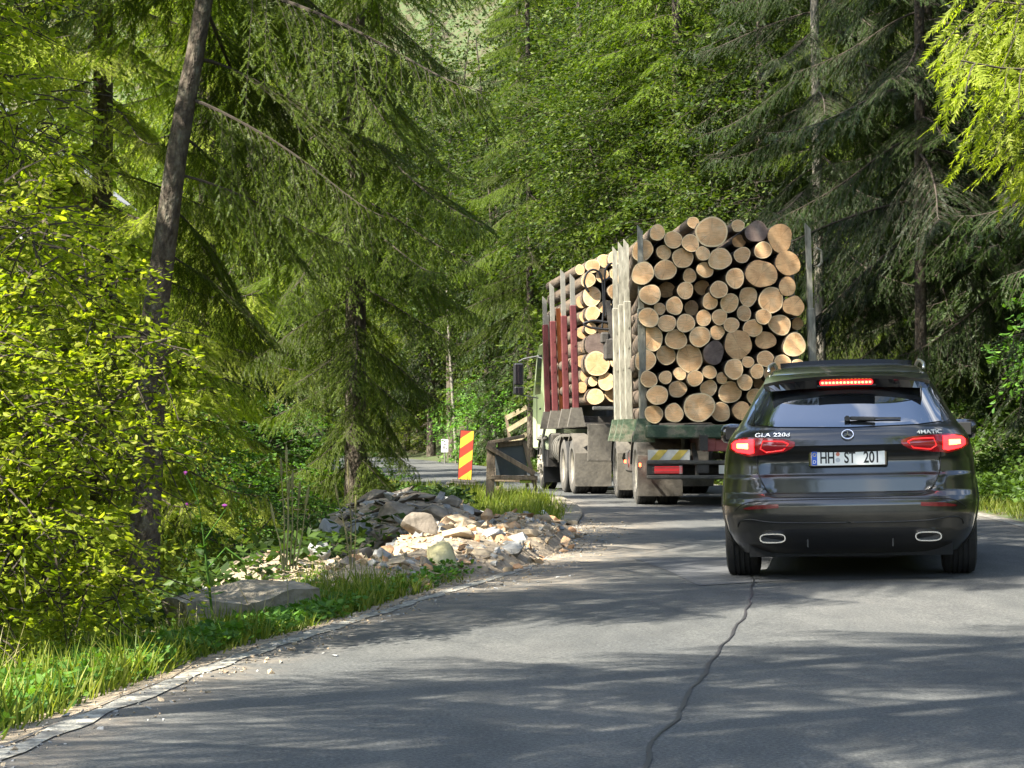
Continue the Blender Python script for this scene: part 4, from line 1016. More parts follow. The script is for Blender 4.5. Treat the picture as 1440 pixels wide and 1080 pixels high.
    h = n.nodes.new('ShaderNodeHueSaturation'); L(r.outputs[0], h.inputs['Color']); L(m3.outputs[0], h.inputs['Value']); L(h.outputs[0], b.inputs['Base Color'])
    return m
M_end = end_material('fresh_cut_wood', (.74, .40, .17), (.83, .50, .245), (.87, .60, .34))
M_end2 = end_material('reddish_cut_wood', (.50, .27, .115), (.64, .38, .18), (.72, .47, .24))
M_endd = end_material('weathered_cut_wood', (.11, .075, .06), (.17, .12, .10), (.26, .20, .16))
M_sap = mat('pale_sapwood', (.78, .58, .33), .8)
M_lbark = noisemat('log_bark', [(.04, .028, .018), (.085, .06, .04), (.16, .115, .07)], 5, .9, bump=.8, bscale=25, stretch=(1, .25, 1), dist=.02)
M_lpale = noisemat('peeled_log', [(.30, .20, .10), (.42, .30, .16), (.50, .38, .22)], 5, .85, bump=.5, bscale=25, stretch=(1, .2, 1), dist=.01)
def log_mesh(r, L, seed, m_end, peeled=False, irr=.07, n=22):
    rr = random.Random(seed); ph = [rr.uniform(0, 6.28) for _ in range(4)]; am = [irr * rr.uniform(.3, 1.2), irr * rr.uniform(.2, .8), irr * rr.uniform(.1, .5), irr * .3]
    def q(a): return 1 + am[0] * math.cos(2 * a + ph[0]) * .8 + am[1] * math.cos(3 * a + ph[1]) * .7 + am[2] * math.cos(5 * a + ph[2]) * .6
    vs = []; fs = []; mi = []
    rings = [(0., .90, 0), (0., 1.0, 0), (.02, 1.02, 0), (L * .33, .99, 1), (L * .66, .95, 1), (L, .90, 1)]
    tilt = rr.uniform(-.06, .06); tilt2 = rr.uniform(-.05, .05); bend = rr.uniform(-.03, .03)
    for (y, k, b_) in rings:
        for j in range(n):
            a = 2 * math.pi * j / n; rad = r * q(a) * k * (1 + (.02 * noise.noise((math.cos(a) * 2, y, seed)) if b_ else 0))
            x = rad * math.cos(a); z = rad * math.sin(a); yy = y + (x * tilt + z * tilt2 if y < .1 else 0)
            vs.append((x + bend * math.sin(y / L * 3.14), yy, z))
    for i in range(len(rings) - 1):
        for j in range(n):
            fs.append((i * n + j, i * n + (j + 1) % n, (i + 1) * n + (j + 1) % n, (i + 1) * n + j)); mi.append(2 if i == 0 else 1)
    fs.append(tuple(range(n))); mi.append(0)
    fs.append(tuple((len(rings) - 1) * n + j for j in reversed(range(n)))); mi.append(0)
    me = bpy.data.meshes.new('log'); me.from_pydata(vs, [], fs)
    for m in (m_end, M_lpale if peeled else M_lbark, M_sap if m_end is M_end else m_end): me.materials.append(m)
    me.polygons.foreach_set('material_index', mi); me.polygons.foreach_set('use_smooth', [True] * len(fs)); me.set_sharp_from_angle(angle=R(40)); me.update(); return me
ORD = ['first', 'second', 'third', 'fourth', 'fifth', 'sixth', 'seventh', 'eighth', 'ninth', 'tenth', 'eleventh', 'twelfth', 'thirteenth']
Z = 6.964
LA = [(165, 395, 103), (312, 220, 75), (468, 290, 85), (637, 323, 84), (665, 122, 57), (845, 215, 150), (375, 415, 70), (560, 470, 98), (758, 425, 68), (925, 480, 108), (168, 620, 108), (388, 588, 102), (627, 645, 67),
      (780, 585, 78), (240, 830, 100), (400, 783, 78, 'r'), (585, 788, 80), (748, 760, 72, 'r'), (915, 780, 84), (335, 968, 57), (478, 940, 84), (645, 960, 70, 'r'), (828, 895, 77)]
LC = [(225, 10, 95), (403, 65, 85), (588, 65, 88), (765, 15, 75), (920, 5, 75), (255, 215, 112), (493, 225, 100), (727, 197, 100), (898, 155, 70), (190, 430, 103), (395, 380, 92), (625, 410, 130), (862, 355, 105, 'd'), (225, 615, 80),
      (390, 597, 63), (530, 560, 60), (680, 605, 77), (822, 545, 66), (940, 605, 54), (310, 770, 98), (508, 712, 84), (812, 703, 80), (275, 957, 87), (473, 945, 90), (720, 888, 144), (930, 935, 92)]
LB = [(197, 152, 60), (380, 210, 103, 'd'), (610, 272, 125, 'p'), (208, 305, 63, 'r'), (238, 440, 78), (443, 393, 83), (685, 520, 118, 'p'), (425, 625, 140, 'p'), (168, 668, 93), (680, 750, 86, 'p'), (296, 850, 90), (520, 882, 122), (742, 940, 98, 'p'),
      (113, 912, 90), (255, 1012, 72), (445, 1045, 75)]
LD = [(130, 82, 74), (340, 113, 88), (605, 80, 102, 'p'), (778, 72, 58, 'r'), (195, 275, 135, 'p'), (465, 233, 92, 'p'), (748, 278, 110, 'p'), (465, 415, 80), (293, 445, 56), (155, 515, 95), (383, 538, 67), (630, 450, 77), (515, 560, 70), (263, 645, 75),
      (115, 742, 108), (410, 655, 60, 'r'), (370, 790, 85), (230, 925, 88, 'p'), (560, 720, 95), (740, 640, 88), (780, 480, 62), (430, 960, 88), (620, 920, 95), (800, 830, 100), (820, 1000, 70)]
LOGS = []
for (ox, oy, lst) in ((880, 295, LA), (880, 445, LC), (1010, 295, LB), (1010, 445, LD)):
    for q in lst: LOGS.append((ox + q[0] / Z, oy + q[1] / Z, q[2] / Z, q[3] if len(q) > 3 else 'n'))
def place_logs(logs, D0, rz, L, host, group, seed, base, lim=0, rzl=0.):
    logs = sorted(logs, key=lambda q: q[1]); rows = []
    # layers: cut the heap into bands about one log high
    ys = [q[1] for q in logs]; y0, y1 = min(ys), max(ys); nb = max(1, int(round((y1 - y0) / 24)) + 1)
    bands = [[] for _ in range(nb)]
    for q in logs: bands[min(nb - 1, int((q[1] - y0) / (y1 - y0 + 1e-6) * nb))].append(q)
    k = 0
    for bi, b in enumerate(bands):
        for ri, (px, py, pr, fl) in enumerate(sorted(b)):
            rr = random.Random(seed + k); k += 1
            D = D0 + (rr.uniform(.35, .6) if fl == 'r' else rr.uniform(-.10, .14))
            p = PX(px, py, D); r = pr / F * D * 1.035
            m_ = M_endd if fl == 'd' else (M_end2 if fl in 'p' and rr.random() < .8 else M_end)
            if fl == 'r': m_ = M_end2
            me = log_mesh(r, L + rr.uniform(-.5, .3), seed + k, m_, rr.random() < .0, .12 if fl in 'dp' else .08)
            o = link('log', me); o.location = p; o.rotation_euler = (rr.uniform(-.008, .004), 0, (rz if px - pr > lim else rzl) + rr.uniform(-.006, .006))
            size = 'very thick' if r > .18 else 'thick' if r > .138 else 'thin' if r < .10 else 'mid-sized'
            tone = {'d': 'dark weathered', 'p': 'reddish brown', 'r': 'set-back brown', 'n': 'pale cut'}[fl]
            where = 'top row' if bi == 0 else 'bottom row' if bi == nb - 1 else ORD[bi] + ' row'
            tag(o, f'{size} {tone} log, {ORD[ri]} from left, {where}, {base}', 'log', group)
place_logs(LOGS, 31.25, TR_RZ, 5.2, None, 'logs loaded on the trailer', 100, 'trailer load', 906, -.022)
LE = [(335, 162, 28), (410, 140, 40), (475, 110, 38), (383, 222, 42), (465, 195, 38), (405, 318, 55), (482, 380, 38), (408, 418, 42), (400, 507, 33), (475, 515, 38), (440, 600, 68, 'd'), (435, 712, 70), (410, 815, 27), (490, 815, 50), (425, 905, 47),
      (540, 95, 42), (560, 190, 48), (550, 290, 50), (560, 400, 50), (555, 500, 46), (548, 610, 45), (560, 700, 45), (570, 800, 44), (520, 890, 42), (620, 120, 45), (640, 220, 50), (640, 330, 50), (640, 440, 50), (640, 550, 50), (640, 660, 50), (640, 770, 50), (620, 890, 50),
      (310, 255, 30, 'r'), (300, 350, 34, 'r'), (318, 440, 32, 'r'), (305, 530, 34, 'r'), (330, 620, 36, 'r'), (300, 700, 34, 'r'), (325, 780, 36, 'r'), (300, 850, 30, 'r'), (345, 900, 34, 'r')]
LE = [(735 + q[0] / 4.154 + (11 if q[0] < 350 and q[1] > 240 else 0), 340 + q[1] / 4.154, q[2] / 4.154, q[3] if len(q) > 3 else 'n') for q in LE]
place_logs(LE, 38.75, TK_RZ, 4.9, None, 'logs loaded on the truck', 900, 'truck load')

# ================================================================== rubble heap
def moundh(x, y):
    x = np.atleast_1d(x); y = np.atleast_1d(y)
    def g(cx, cy, rx, ry, h): return h * np.clip(1 - ((x - cx) / rx) ** 2 - ((y - cy) / ry) ** 2, 0, 1) ** .8
    return np.maximum.reduce([g(-1.25, 22.8, 1.3, 2.8, .46), g(-.55, 19.5, .85, 2.6, .30), g(.05, 21.8, .60, 2.6, .26), g(-1.1, 16.6, .62, 1.5, .20), g(-2.2, 18.8, 1.1, 2.0, .25), g(.45, 23.6, .35, 1.6, .14)])
def topz(x, y):
    m = float(moundh(x, y)[0]); return gz(x, y) + m
def mound():
    xs = np.linspace(-3.6, .9, 90); ys = np.linspace(14.8, 26.5, 120); X, Y = np.meshgrid(xs, ys); x = X.ravel(); y = Y.ravel()
    m = moundh(x, y); idx, s = locate(x, y); out = -(s + HW[idx])
    z = np.where(out < 0, roadz(x, y) - .02 + m * .0, ground(x, y)) + np.where(m > 0, m + noise2(x, y, 3, 3) * .05, -.15) * np.clip(out * 4 + .6, 0, 1)
    z = np.where((m <= 0) | (out < -.15), z - .12, z)
    a = (np.arange(119)[:, None] * 90 + np.arange(89)[None]).ravel()
    tag(link('rubble_bank', npmesh('rubble_bank', np.stack([x, y, z], 1), np.stack([a, a + 1, a + 91, a + 90], 1), M_dirt, smooth=True)), kind='structure')
mound()
import bmesh
def rock_mesh(seed, sx=1., sy=1., sz=1., n=16, m=None, detail=True):
    r = random.Random(seed); bm = bmesh.new()
    for k in range(n):
        v = Vector((r.gauss(0, 1), r.gauss(0, 1), r.gauss(0, 1))).normalized() * r.uniform(.8, 1.05); bm.verts.new((v.x * sx, v.y * sy, v.z * sz))
    res = bmesh.ops.convex_hull(bm, input=bm.verts); bmesh.ops.delete(bm, geom=[e for e in bm.verts if not e.link_faces], context='VERTS')
    if detail:
        bmesh.ops.bevel(bm, geom=list(bm.edges), offset=.07 * min(sx, sy, sz), segments=2, affect='EDGES', profile=.6)
        bmesh.ops.triangulate(bm, faces=bm.faces)
        bmesh.ops.subdivide_edges(bm, edges=[e for e in bm.edges if e.calc_length() > .35 * min(sx, sy)], cuts=2, use_grid_fill=True)
        for v in bm.verts:
            nn = noise.noise(v.co * 3.1 + Vector((seed, 0, 0))); v.co *= 1 + .05 * nn + .03 * noise.noise(v.co * 8)
    me = bpy.data.meshes.new('stone'); bm.to_mesh(me); bm.free()
    me.polygons.foreach_set('use_smooth', [True] * len(me.polygons)); me.set_sharp_from_angle(angle=R(28))
    if m: me.materials.append(m)
    return me
M_st = {
    'pale': noisemat('pale_limestone', [(.19, .14, .085), (.31, .24, .155), (.41, .335, .235)], 3, .85, bump=.7, bscale=18),
    'grey': noisemat('grey_stone', [(.12, .12, .115), (.22, .22, .21), (.33, .32, .30)], 3, .85, bump=.7, bscale=18),
    'yellow': noisemat('yellow_lichen_boulder', [(.24, .21, .11), (.42, .38, .20), (.50, .46, .28)], 3, .9, bump=.8, bscale=16),
    'dark': noisemat('dark_slate', [(.07, .058, .044), (.135, .112, .085), (.22, .185, .145)], 4, .8, bump=.8, bscale=18),
    'orange': noisemat('rusty_sandstone', [(.26, .13, .06), (.42, .24, .12), (.48, .33, .20)], 4, .85, bump=.7, bscale=18),
    'white': mat('white_plaster_lump', (.72, .71, .68), .7)}
# large stones read off the photograph: px, py of the centre, width px, height px, distance, kind, tilt, label
BIG = [(624, 783, 44, 42, 16.9, 'yellow', .1, 'yellowish boulder with a flat bright face at the front of the heap'),
       (600, 792, 20, 26, 16.8, 'dark', -.4, 'small dark wedge of stone leaning on the yellowish boulder'),
       (658, 735, 56, 16, 21.5, 'pale', .45, 'pale slab tilted down to the right on top of the heap'),
       (685, 727, 20, 24, 21.6, 'orange', -.5, 'brown pointed stone standing upright behind the tilted slab'),
       (763, 721, 13, 9, 25, 'white', .1, 'small bright white lump at the grass edge'),
       (645, 752, 66, 20, 20.3, 'pale', .12, 'long pale slab under the tilted slab'),
       (622, 744, 44, 13, 21, 'pale', -.1, 'pale flat stone left of the long slab'),
       (610, 768, 66, 13, 19.2, 'pale', .0, 'low wide sandy slab above the yellowish boulder'),
       (590, 760, 22, 9, 20, 'orange', -.2, 'orange brown flat stone at the left of the pale slabs'),
       (694, 752, 34, 16, 20.6, 'grey', .1, 'grey stone in the middle of the heap right of the long slab'),
       (706, 760, 24, 14, 19.8, 'orange', .3, 'brownish wedge stone right of the grey stones'),
       (720, 770, 30, 18, 19.4, 'grey', .2, 'grey blocky stone low on the right of the heap'),
       (738, 750, 34, 17, 21.6, 'pale', -.1, 'cream stone near the right end of the heap'),
       (722, 740, 20, 13, 22.6, 'orange', .1, 'rust coloured stone behind the cream stone'),
       (704, 742, 22, 12, 22, 'pale', .1, 'small cream stone on the crest of the heap'),
       (762, 742, 26, 10, 22.6, 'pale', .1, 'thin cream slab at the far right of the heap'),
       (752, 760, 26, 9, 20.6, 'pale', 0., 'flat whitish stone by the road at the right of the heap'),
       (676, 778, 34, 12, 18.4, 'pale', .1, 'pale stone lying right of the yellowish boulder'),
       (655, 790, 20, 9, 17.2, 'orange', .1, 'small reddish stone by the foot of the boulder'),
       (690, 790, 24, 8, 17.8, 'pale', 0., 'flat pale stone at the road edge right of the boulder'),
       (555, 792, 40, 12, 17.2, 'pale', .0, 'sandy slab left of the yellowish boulder'),
       (522, 806, 34, 12, 16.2, 'pale', .1, 'cream stone at the left front of the heap'),
       (488, 812, 38, 16, 15.8, 'pale', -.1, 'cream stone half under the low leaves'),
       (536, 779, 18, 16, 17.8, 'grey', 0., 'small round grey stone between dark and pale heaps'),
       (524, 792, 26, 13, 17, 'grey', .1, 'grey green flat stone left of the round stone'),
       (466, 746, 36, 36, 19.5, 'grey', .6, 'pale grey angular block at the far left of the pile'),
       (446, 772, 34, 40, 18.6, 'grey', -.6, 'grey slab leaning against the angular block'),
       (508, 752, 30, 30, 19.6, 'grey', .4, 'grey jagged block in front of the dark pile'),
       (510, 778, 34, 22, 18.6, 'dark', .1, 'dark rounded stone under the grey jagged block'),
       (486, 790, 40, 12, 17.4, 'dark', -.5, 'dark flat piece propped at a slant on the left'),
       (560, 726, 58, 34, 21.2, 'dark', .2, 'big brown grey rock in the middle of the dark pile'),
       (590, 742, 58, 38, 20.6, 'dark', -.2, 'big brown grey rock at the right foot of the dark pile'),
       (545, 752, 46, 28, 20.2, 'dark', .1, 'brown grey rock low in the dark pile'),
       (612, 722, 50, 26, 22.2, 'dark', .3, 'brown rock under the hanging spruce tips'),
       (524, 700, 44, 18, 23, 'dark', -.35, 'flat dark slab topmost on the left of the pile'),
       (556, 696, 60, 9, 23, 'dark', -.42, 'long thin slate on top of the dark pile'),
       (566, 706, 60, 8, 22.6, 'dark', -.40, 'second thin slate below the topmost slate'),
       (540, 715, 64, 8, 22.2, 'dark', -.38, 'thin slate low on the left side of the dark pile'),
       (600, 700, 50, 9, 23.2, 'dark', -.2, 'thin slate at the right top of the dark pile'),
       (520, 728, 44, 9, 21.6, 'grey', -.35, 'thin grey slate over the jagged block'),
       (640, 708, 40, 20, 24, 'dark', .2, 'brown rock right of the dark pile below the barrier board'),
       (668, 722, 30, 14, 24, 'dark', .1, 'low brown stone behind the brown pointed stone')]
for i, (px, py, wpx, hpx, D, kd, tilt, lab) in enumerate(BIG):
    for k in range(160):
        D = 14.6 + k * .08; p = PX(px, py + hpx * .32, D)
        if float(p.z) <= topz(p.x, D): break
    sx = wpx / F * D / 2 * 1.2; sz = hpx / F * D / 2 * 1.3; p = PX(px, py, D + .3 * sx)
    me = rock_mesh(40 + i, sx, max(sz * 1.2, sx * .7), sz, 15, M_st[kd]); me.name = 'stone'
    o = link('slate' if 'slate' in lab else 'boulder' if wpx > 40 and hpx > 25 else 'stone', me, None, p, (rnd.uniform(-.2, .2), tilt * .9, rnd.uniform(-.3, .3)))
    tag(o, lab, 'stone', 'stones of the rubble heap')
# small chips and broken pieces, nobody could count them
def chips(name, n, sizes, mats_, area, seed, flat=.5, label=None):
    r = random.Random(seed); T = [rock_mesh(seed * 31 + k, 1, .8, flat, 9, None, False) for k in range(8)]; TV = []
    for me in T:
        v = np.array([x.co[:] for x in me.vertices]); me.calc_loop_triangles(); f = np.array([t.vertices[:] for t in me.loop_triangles]); TV.append((v, f))
    mix = Mix(); P = []; 
    while len(P) < n:
        x, y = area(r)
        if x is None: continue
        P.append((x, y))
    P = np.array(P); idx, s = locate(P[:, 0], P[:, 1]); out = -(s + HW[idx]); mz = moundh(P[:, 0], P[:, 1])
    z = np.where(out < 0.03, roadz(P[:, 0], P[:, 1]), ground(P[:, 0], P[:, 1]) + mz)
    g = np.random.default_rng(seed); sc_ = np.array([r.uniform(*sizes) * (1 if r.random() < .8 else 1.8) for _ in range(n)])
    z = z + sc_ * .25
    d = g.normal(0, .35, (n, 3)); d[:, 2] = 1; Rm = frames(d, g.uniform(0, 6.28, n)); S = np.stack([sc_ * g.uniform(.7, 1.4, n), sc_, sc_ * g.uniform(.6, 1.2, n)], 1)
    for k in range(8):
        sel = np.arange(n) % 8 == k; v, f = scatter(*TV[k], np.stack([P[sel, 0], P[sel, 1], z[sel]], 1), Rm[sel], S[sel]); mix.add(v, f, k % len(mats_))
    o = link(name, mix.mesh(name, mats_)); tag(o, label, 'rubble' if label else None, None, 'stuff'); return o
def area_heap(r):
    x = r.uniform(-3.0, .9); y = r.uniform(15, 26.3)
    return (x, y) if float(moundh(x, y)[0]) > .005 and x > -1.5 - r.random() * 1.5 and not (x < -.6 and y > 20.2 and r.random() < .85) else (None, None)
chips('small_rubble', 2300, (.010, .032), [M_st['pale'], M_st['pale'], M_st['grey'], M_st['orange'], M_st['pale']], area_heap, 5, .65, 'pale broken stone chips spilling from the rubble heap to the road')
def area_dark(r):
    x = r.gauss(-1.5, .6); y = r.gauss(22.5, 1.5); return (x, y) if float(moundh(x, y)[0]) > .05 else (None, None)
def area_pale(r):
    y = r.uniform(16, 25); x = r.uniform(-1.2, .7); return (x, y) if float(moundh(x, y)[0]) > .05 and x > -1.6 + (y - 16) * .14 else (None, None)
chips('broken_stones', 260, (.03, .065), [M_st['pale'], M_st['grey'], M_st['pale'], M_st['orange']], area_pale, 6, .75, 'cream and grey broken stones heaped beside the road')
chips('slate_pieces', 300, (.04, .10), [M_st['dark'], M_st['grey'], M_st['dark']], area_dark, 8, .22, 'dark flat slate pieces filling the shaded rubble pile')
def area_grit(r):
    y = r.uniform(7, 27); xl = float(np.interp(y, EL[:, 1], EL[:, 0])); k = 1. if 15.5 < y < 26 else .35
    return xl + r.gauss(.0, .13) + abs(r.gauss(0, .22)) * k, y
chips('grit', 1700, (.004, .014), [M_st['pale'], M_st['grey'], M_dirt], area_grit, 12, .6, 'loose grit along the crumbling left road edge')
# broken concrete slab half buried in the verge
def slab():
    bm = bmesh.new(); bmesh.ops.create_cube(bm, size=1); bmesh.ops.subdivide_edges(bm, edges=bm.edges, cuts=9, use_grid_fill=True)
    for v in bm.verts:
        c = Vector((v.co.x * .92, v.co.y * .40, v.co.z * .34)); k = noise.noise(c * 3.0) * .05 + noise.noise(c * 9) * .02
        if v.co.z > 0: c.z += noise.noise(Vector((c.x * 2, c.y * 2, 3))) * .06
        v.co = c + Vector((noise.noise(c * 4 + Vector((9, 0, 0))) * .06, k, k * .6))
    me = bpy.data.meshes.new('concrete_slab'); bm.to_mesh(me); bm.free(); me.materials.append(M_conc)
    me.polygons.foreach_set('use_smooth', [True] * len(me.polygons)); me.set_sharp_from_angle(angle=R(45))
    o = link('concrete_slab', me, None, (-1.74, 14.3, -.13), (R(4), R(-6), R(30))); tag(o, 'broken concrete slab half sunk in the verge behind the low leaves', 'slab')
slab()

# ================================================================== road furniture
M_sred = noisemat('reflective_red', [(.26, .03, .015), (.42, .045, .02)], 6, .5, bump=0); M_syel = noisemat('reflective_yellow', [(.50, .30, .03), (.66, .42, .03)], 6, .5, bump=0)
M_wood = noisemat('weathered_timber', [(.075, .055, .035), (.16, .12, .08), (.26, .20, .13)], 5, .9, bump=.8, bscale=26, stretch=(2.5, 2.5, .4), dist=.01)
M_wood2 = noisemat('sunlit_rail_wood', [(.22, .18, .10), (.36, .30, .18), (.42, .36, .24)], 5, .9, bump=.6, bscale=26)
M_tin = noisemat('grey_sheet', [(.07, .085, .09), (.11, .125, .13)], 3, .6, bump=.1)
def barrier():
    p = PX(653, 640, 44.6); g = gz(p.x, 44.6); g = CAMH - (681 - 606) / F * 44.6
    e = thing('barrier_board', 'narrow red and yellow striped warning board on a rubber foot by the barricade', 'sign', (p.x, 44.6, g), .0, None, 0, R(3.2))
    W, H, z0 = .265, .99, .10; mb = MB(); mb.prism([(-W / 2 - .012, z0 - .012), (-.07, z0 - .09), (.07, z0 - .09), (W / 2 + .012, z0 - .012), (W / 2 + .012, z0 + H + .012), (-W / 2 - .012, z0 + H + .012)], .035); mb.build('panel', M_plast, e)
    n = 5.2; sl_ = .62; 
    # diagonal stripes clipped to the face
    def clip(poly):
        def cut(P, ax, lim, keep):
            out = []
            for i in range(len(P)):
                a, b = P[i], P[(i + 1) % len(P)]; ia = keep(a[ax], lim); ib = keep(b[ax], lim)
                if ia: out.append(a)
                if ia != ib: t = (lim - a[ax]) / (b[ax] - a[ax]); out.append((a[0] + (b[0] - a[0]) * t, a[1] + (b[1] - a[1]) * t))
            return out
        for ax, lim, keep in ((0, -W / 2, lambda v, l: v >= l), (0, W / 2, lambda v, l: v <= l), (1, z0, lambda v, l: v >= l), (1, z0 + H, lambda v, l: v <= l)):
            poly = cut(poly, ax, lim, keep)
            if len(poly) < 3: return None
        return poly
    st = .205; k = -2
    while k < 7:
        zb = z0 - .20 + k * st
        q = clip([(-W / 2, zb), (W / 2, zb + .20), (W / 2, zb + .20 + st), (-W / 2, zb + st)])
        if q: mb = MB(); mb.prism(q, .003, Matrix.Translation((0, -.0035, 0))); mb.build('stripe', M_sred if k % 2 else M_syel, e)
        k += 1
    mb = MB(); mb.box((0, .02, .05), (.55, .30, .09), bev=.03); mb.box((0, .02, .0), (.75, .38, .06), bev=.02); mb.build('foot', M_frame, e)
    mb = MB(); mb.tube([(0, .05, .05), (0, .05, H + z0 + .09)], .018, 8); mb.build('post', M_plast, e)
barrier()
def barricade():
    D = 36.8; s = D / F
    def q(px, py, dy=0): return Vector(((px - 720) * s, dy, (697 - py) * s))
    base = CAMH - (697 - 606) * s
    e = thing('timber_barricade', 'rough timber barricade with a dark sheet, standing in the grass by the road', 'barricade', (0, D, base))
    def beam(a, b, w_, d_, name='timber', m=M_wood, dy=0., dy2=None):
        mb = MB(); mb.beam(q(*a, dy), q(*b, dy if dy2 is None else dy2), w_, d_, up=(0, 1, 0), bev=.008); mb.build(name, m, e)
    beam((691, 622), (689, 702), .14, .12, 'leg'); beam((737, 620), (754, 690), .07, .06, 'leg', dy=.05); beam((738, 660), (742, 686), .05, .05, 'leg', dy=.5)
    beam((696, 632), (700, 690), .06, .06, 'leg', dy=.6)
    beam((684, 627), (752, 666), .085, .05, 'diagonal_plank', dy=-.09); beam((686, 623), (738, 613), .06, .10, 'top_rail', dy=.02)
    beam((690, 671), (756, 672), .075, .07, 'bottom_rail', dy=-.06); beam((700, 626), (738, 622), .09, .05, 'plank', dy=.1)
    beam((690, 676), (756, 678), .05, .05, 'bottom_rail', dy=.55)
    mb = MB(); mb.add([q(695, 630, .12), q(741, 624, .12), q(741, 668, .2), q(697, 670, .2), q(695, 630, .15), q(741, 624, .15), q(741, 668, .23), q(697, 670, .23)], [(0, 1, 2, 3), (7, 6, 5, 4), (0, 4, 5, 1), (1, 5, 6, 2), (2, 6, 7, 3), (3, 7, 4, 0)]); mb.build('sheet', M_tin, e)
    mb = MB(); mb.box(q(739, 677, -.02), (.20, .03, .05), bev=.01); mb.build('yellow_marker', mat('lime_marker', (.5, .6, .08), .5), e)
barricade()
def small_sign():
    p = PX(625.5, 627, 74); e = thing('kilometre_sign', 'small white sign on a short post beside the far bend', 'sign', (p.x, 74, gz(p.x, 74)))
    h = p.z - gz(p.x, 74); mb = MB(); mb.box((0, 0, h), (.24, .02, .44), bev=.008); pl = mb.build('plate', M_white, e)
    mb = MB(); mb.tube([(0, .03, -.1), (0, .03, h + .2)], .025, 8); mb.build('post', M_grey, e)
    mb = MB(); mb.box((.01, -.013, h + .06), (.11, .004, .035)); mb.box((-.03, -.013, h - .05), (.05, .004, .09)); mb.box((.05, -.013, h - .09), (.06, .004, .03)); mb.build('marking', M_grey, pl)
small_sign()
def fence():
    D = 66.5; s = D / F
    def q(px, py, dy=0): return Vector(((px - 720) * s, dy, (650 - py) * s))
    e = thing('wooden_fence', 'wooden rail fence climbing the bank beside the truck cab', 'fence', (0, D, CAMH - 44 * s))
    for a, b in (((712, 588), (752, 566)), ((714, 605), (756, 580)), ((718, 624), (758, 600)), ((752, 566), (790, 560)), ((756, 580), (792, 572))):
        mb = MB(); mb.beam(q(*a), q(*b), .05, .14, up=(0, 0, 1)); mb.build('rail', M_wood2, e)
    for a, b in (((711, 582), (719, 632)), ((744, 560), (746, 640)), ((780, 552), (781, 640))):
        mb = MB(); mb.beam(q(*a, .06), q(*b, .06), .09, .09, up=(0, 1, 0)); mb.build('post', M_wood, e)
fence()
def cabin():
    M_wall = noisemat('dark_plank_wall', [(.10, .075, .05), (.18, .14, .10)], 3, .9, bump=.3); M_roof = noisemat('grey_corrugated_roof', [(.30, .30, .30), (.42, .42, .41)], 2, .5, bump=.1, metal=.3)
    e = thing('cabin', 'wooden cabin with a grey corrugated roof glimpsed through the bright leaves', 'house', (-10.4, 40, -.2))
    mb = MB(); mb.box((0, 3, 3.1), (4.0, 6, 6.2)); mb.build('wall', M_wall, e)
    for sx in (-1, 1):
        mb = MB(); n = 44; P = [[], []]
        for j in range(n * 2 + 1):
            y = -.5 + 7 * j / (2 * n); k = .03 * (j % 2)
            P[0].append((sx * 2.5, y, 5.9 + k)); P[1].append((0, y, 7.9 + k))
        mb.grid(P); rf = mb.build('roof', M_roof, e)
    for x, z in ((-1, 4.4), (1, 4.4), (-1, 2), (1, 2)):
        mb = MB(); mb.box((x, -.03, z), (.9, .06, 1.1)); wn = mb.build('window', M_white, e); mb = MB(); mb.box((x, -.065, z), (.75, .01, .95)); mb.build('pane', M_glass, wn)
cabin()

# ================================================================== trees
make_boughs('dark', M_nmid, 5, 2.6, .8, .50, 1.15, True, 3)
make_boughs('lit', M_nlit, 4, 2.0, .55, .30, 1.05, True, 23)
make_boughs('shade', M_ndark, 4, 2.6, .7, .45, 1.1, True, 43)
def trunk_at(P, h):
    hs = [p[2] for p in P]; return Vector((float(np.interp(h, hs, [p[0] for p in P])), float(np.interp(h, hs, [p[1] for p in P])), h))
def spruce(label, x, y, H, kind, r0=.16, h0=1.5, nb=60, Lk=1.0, path=None, skip=None, group=None, bark=None, seed=0, prof=None, lean=0.):
    r = random.Random(seed + 5); g = gz(x, y) - .15
    P = path or [(x, y, g), (x + lean * .5, y, g + H * .5), (x + lean, y, g + H)]
    root = thing('spruce_tree', label, 'tree', P[0], 0, group); off = Vector(P[0])
    trunk_mesh('trunk', [tuple(Vector(p) - off) for p in P], r0, .03, bark or M_bark, parent=root, seed=seed)
    hs = [g + h0 + (H - h0 - .5) * ((k + r.uniform(-.3, .3)) / nb) ** 1.12 for k in range(1, nb + 1)]
    for k, h in enumerate(hs):
        az = k * 2.399 + r.uniform(-.4, .4); c = trunk_at(P, h); t = (h - g) / H
        L = (1 - t) ** .75 * Lk * r.uniform(.75, 1.15) + .12
        if prof: L = min(L, prof(h, az % (2 * math.pi)))
        if skip and skip(h, az % (2 * math.pi), k): continue
        o = link('bough', r.choice(BOUGH[kind]), root, c - off, (r.uniform(-.25, .25), r.uniform(-.12, .22) + (.35 * (t - .35)) * -1, az), L); 
    return root
def broadleaf(label, x, y, mesh_pair, sc_, group=None, rz=0., name='beech_tree', g=None):
    cr, tk = mesh_pair; root = thing(name, label, 'tree', (x, y, (gz(x, y) if g is None else g) - .1), rz, group); root.scale = (sc_,) * 3
    link('crown', cr, root); link('trunk', tk, root); return root
def is_cam_side(az, half=.95): return abs((az - 1.5 * math.pi + math.pi) % (2 * math.pi) - math.pi) < half

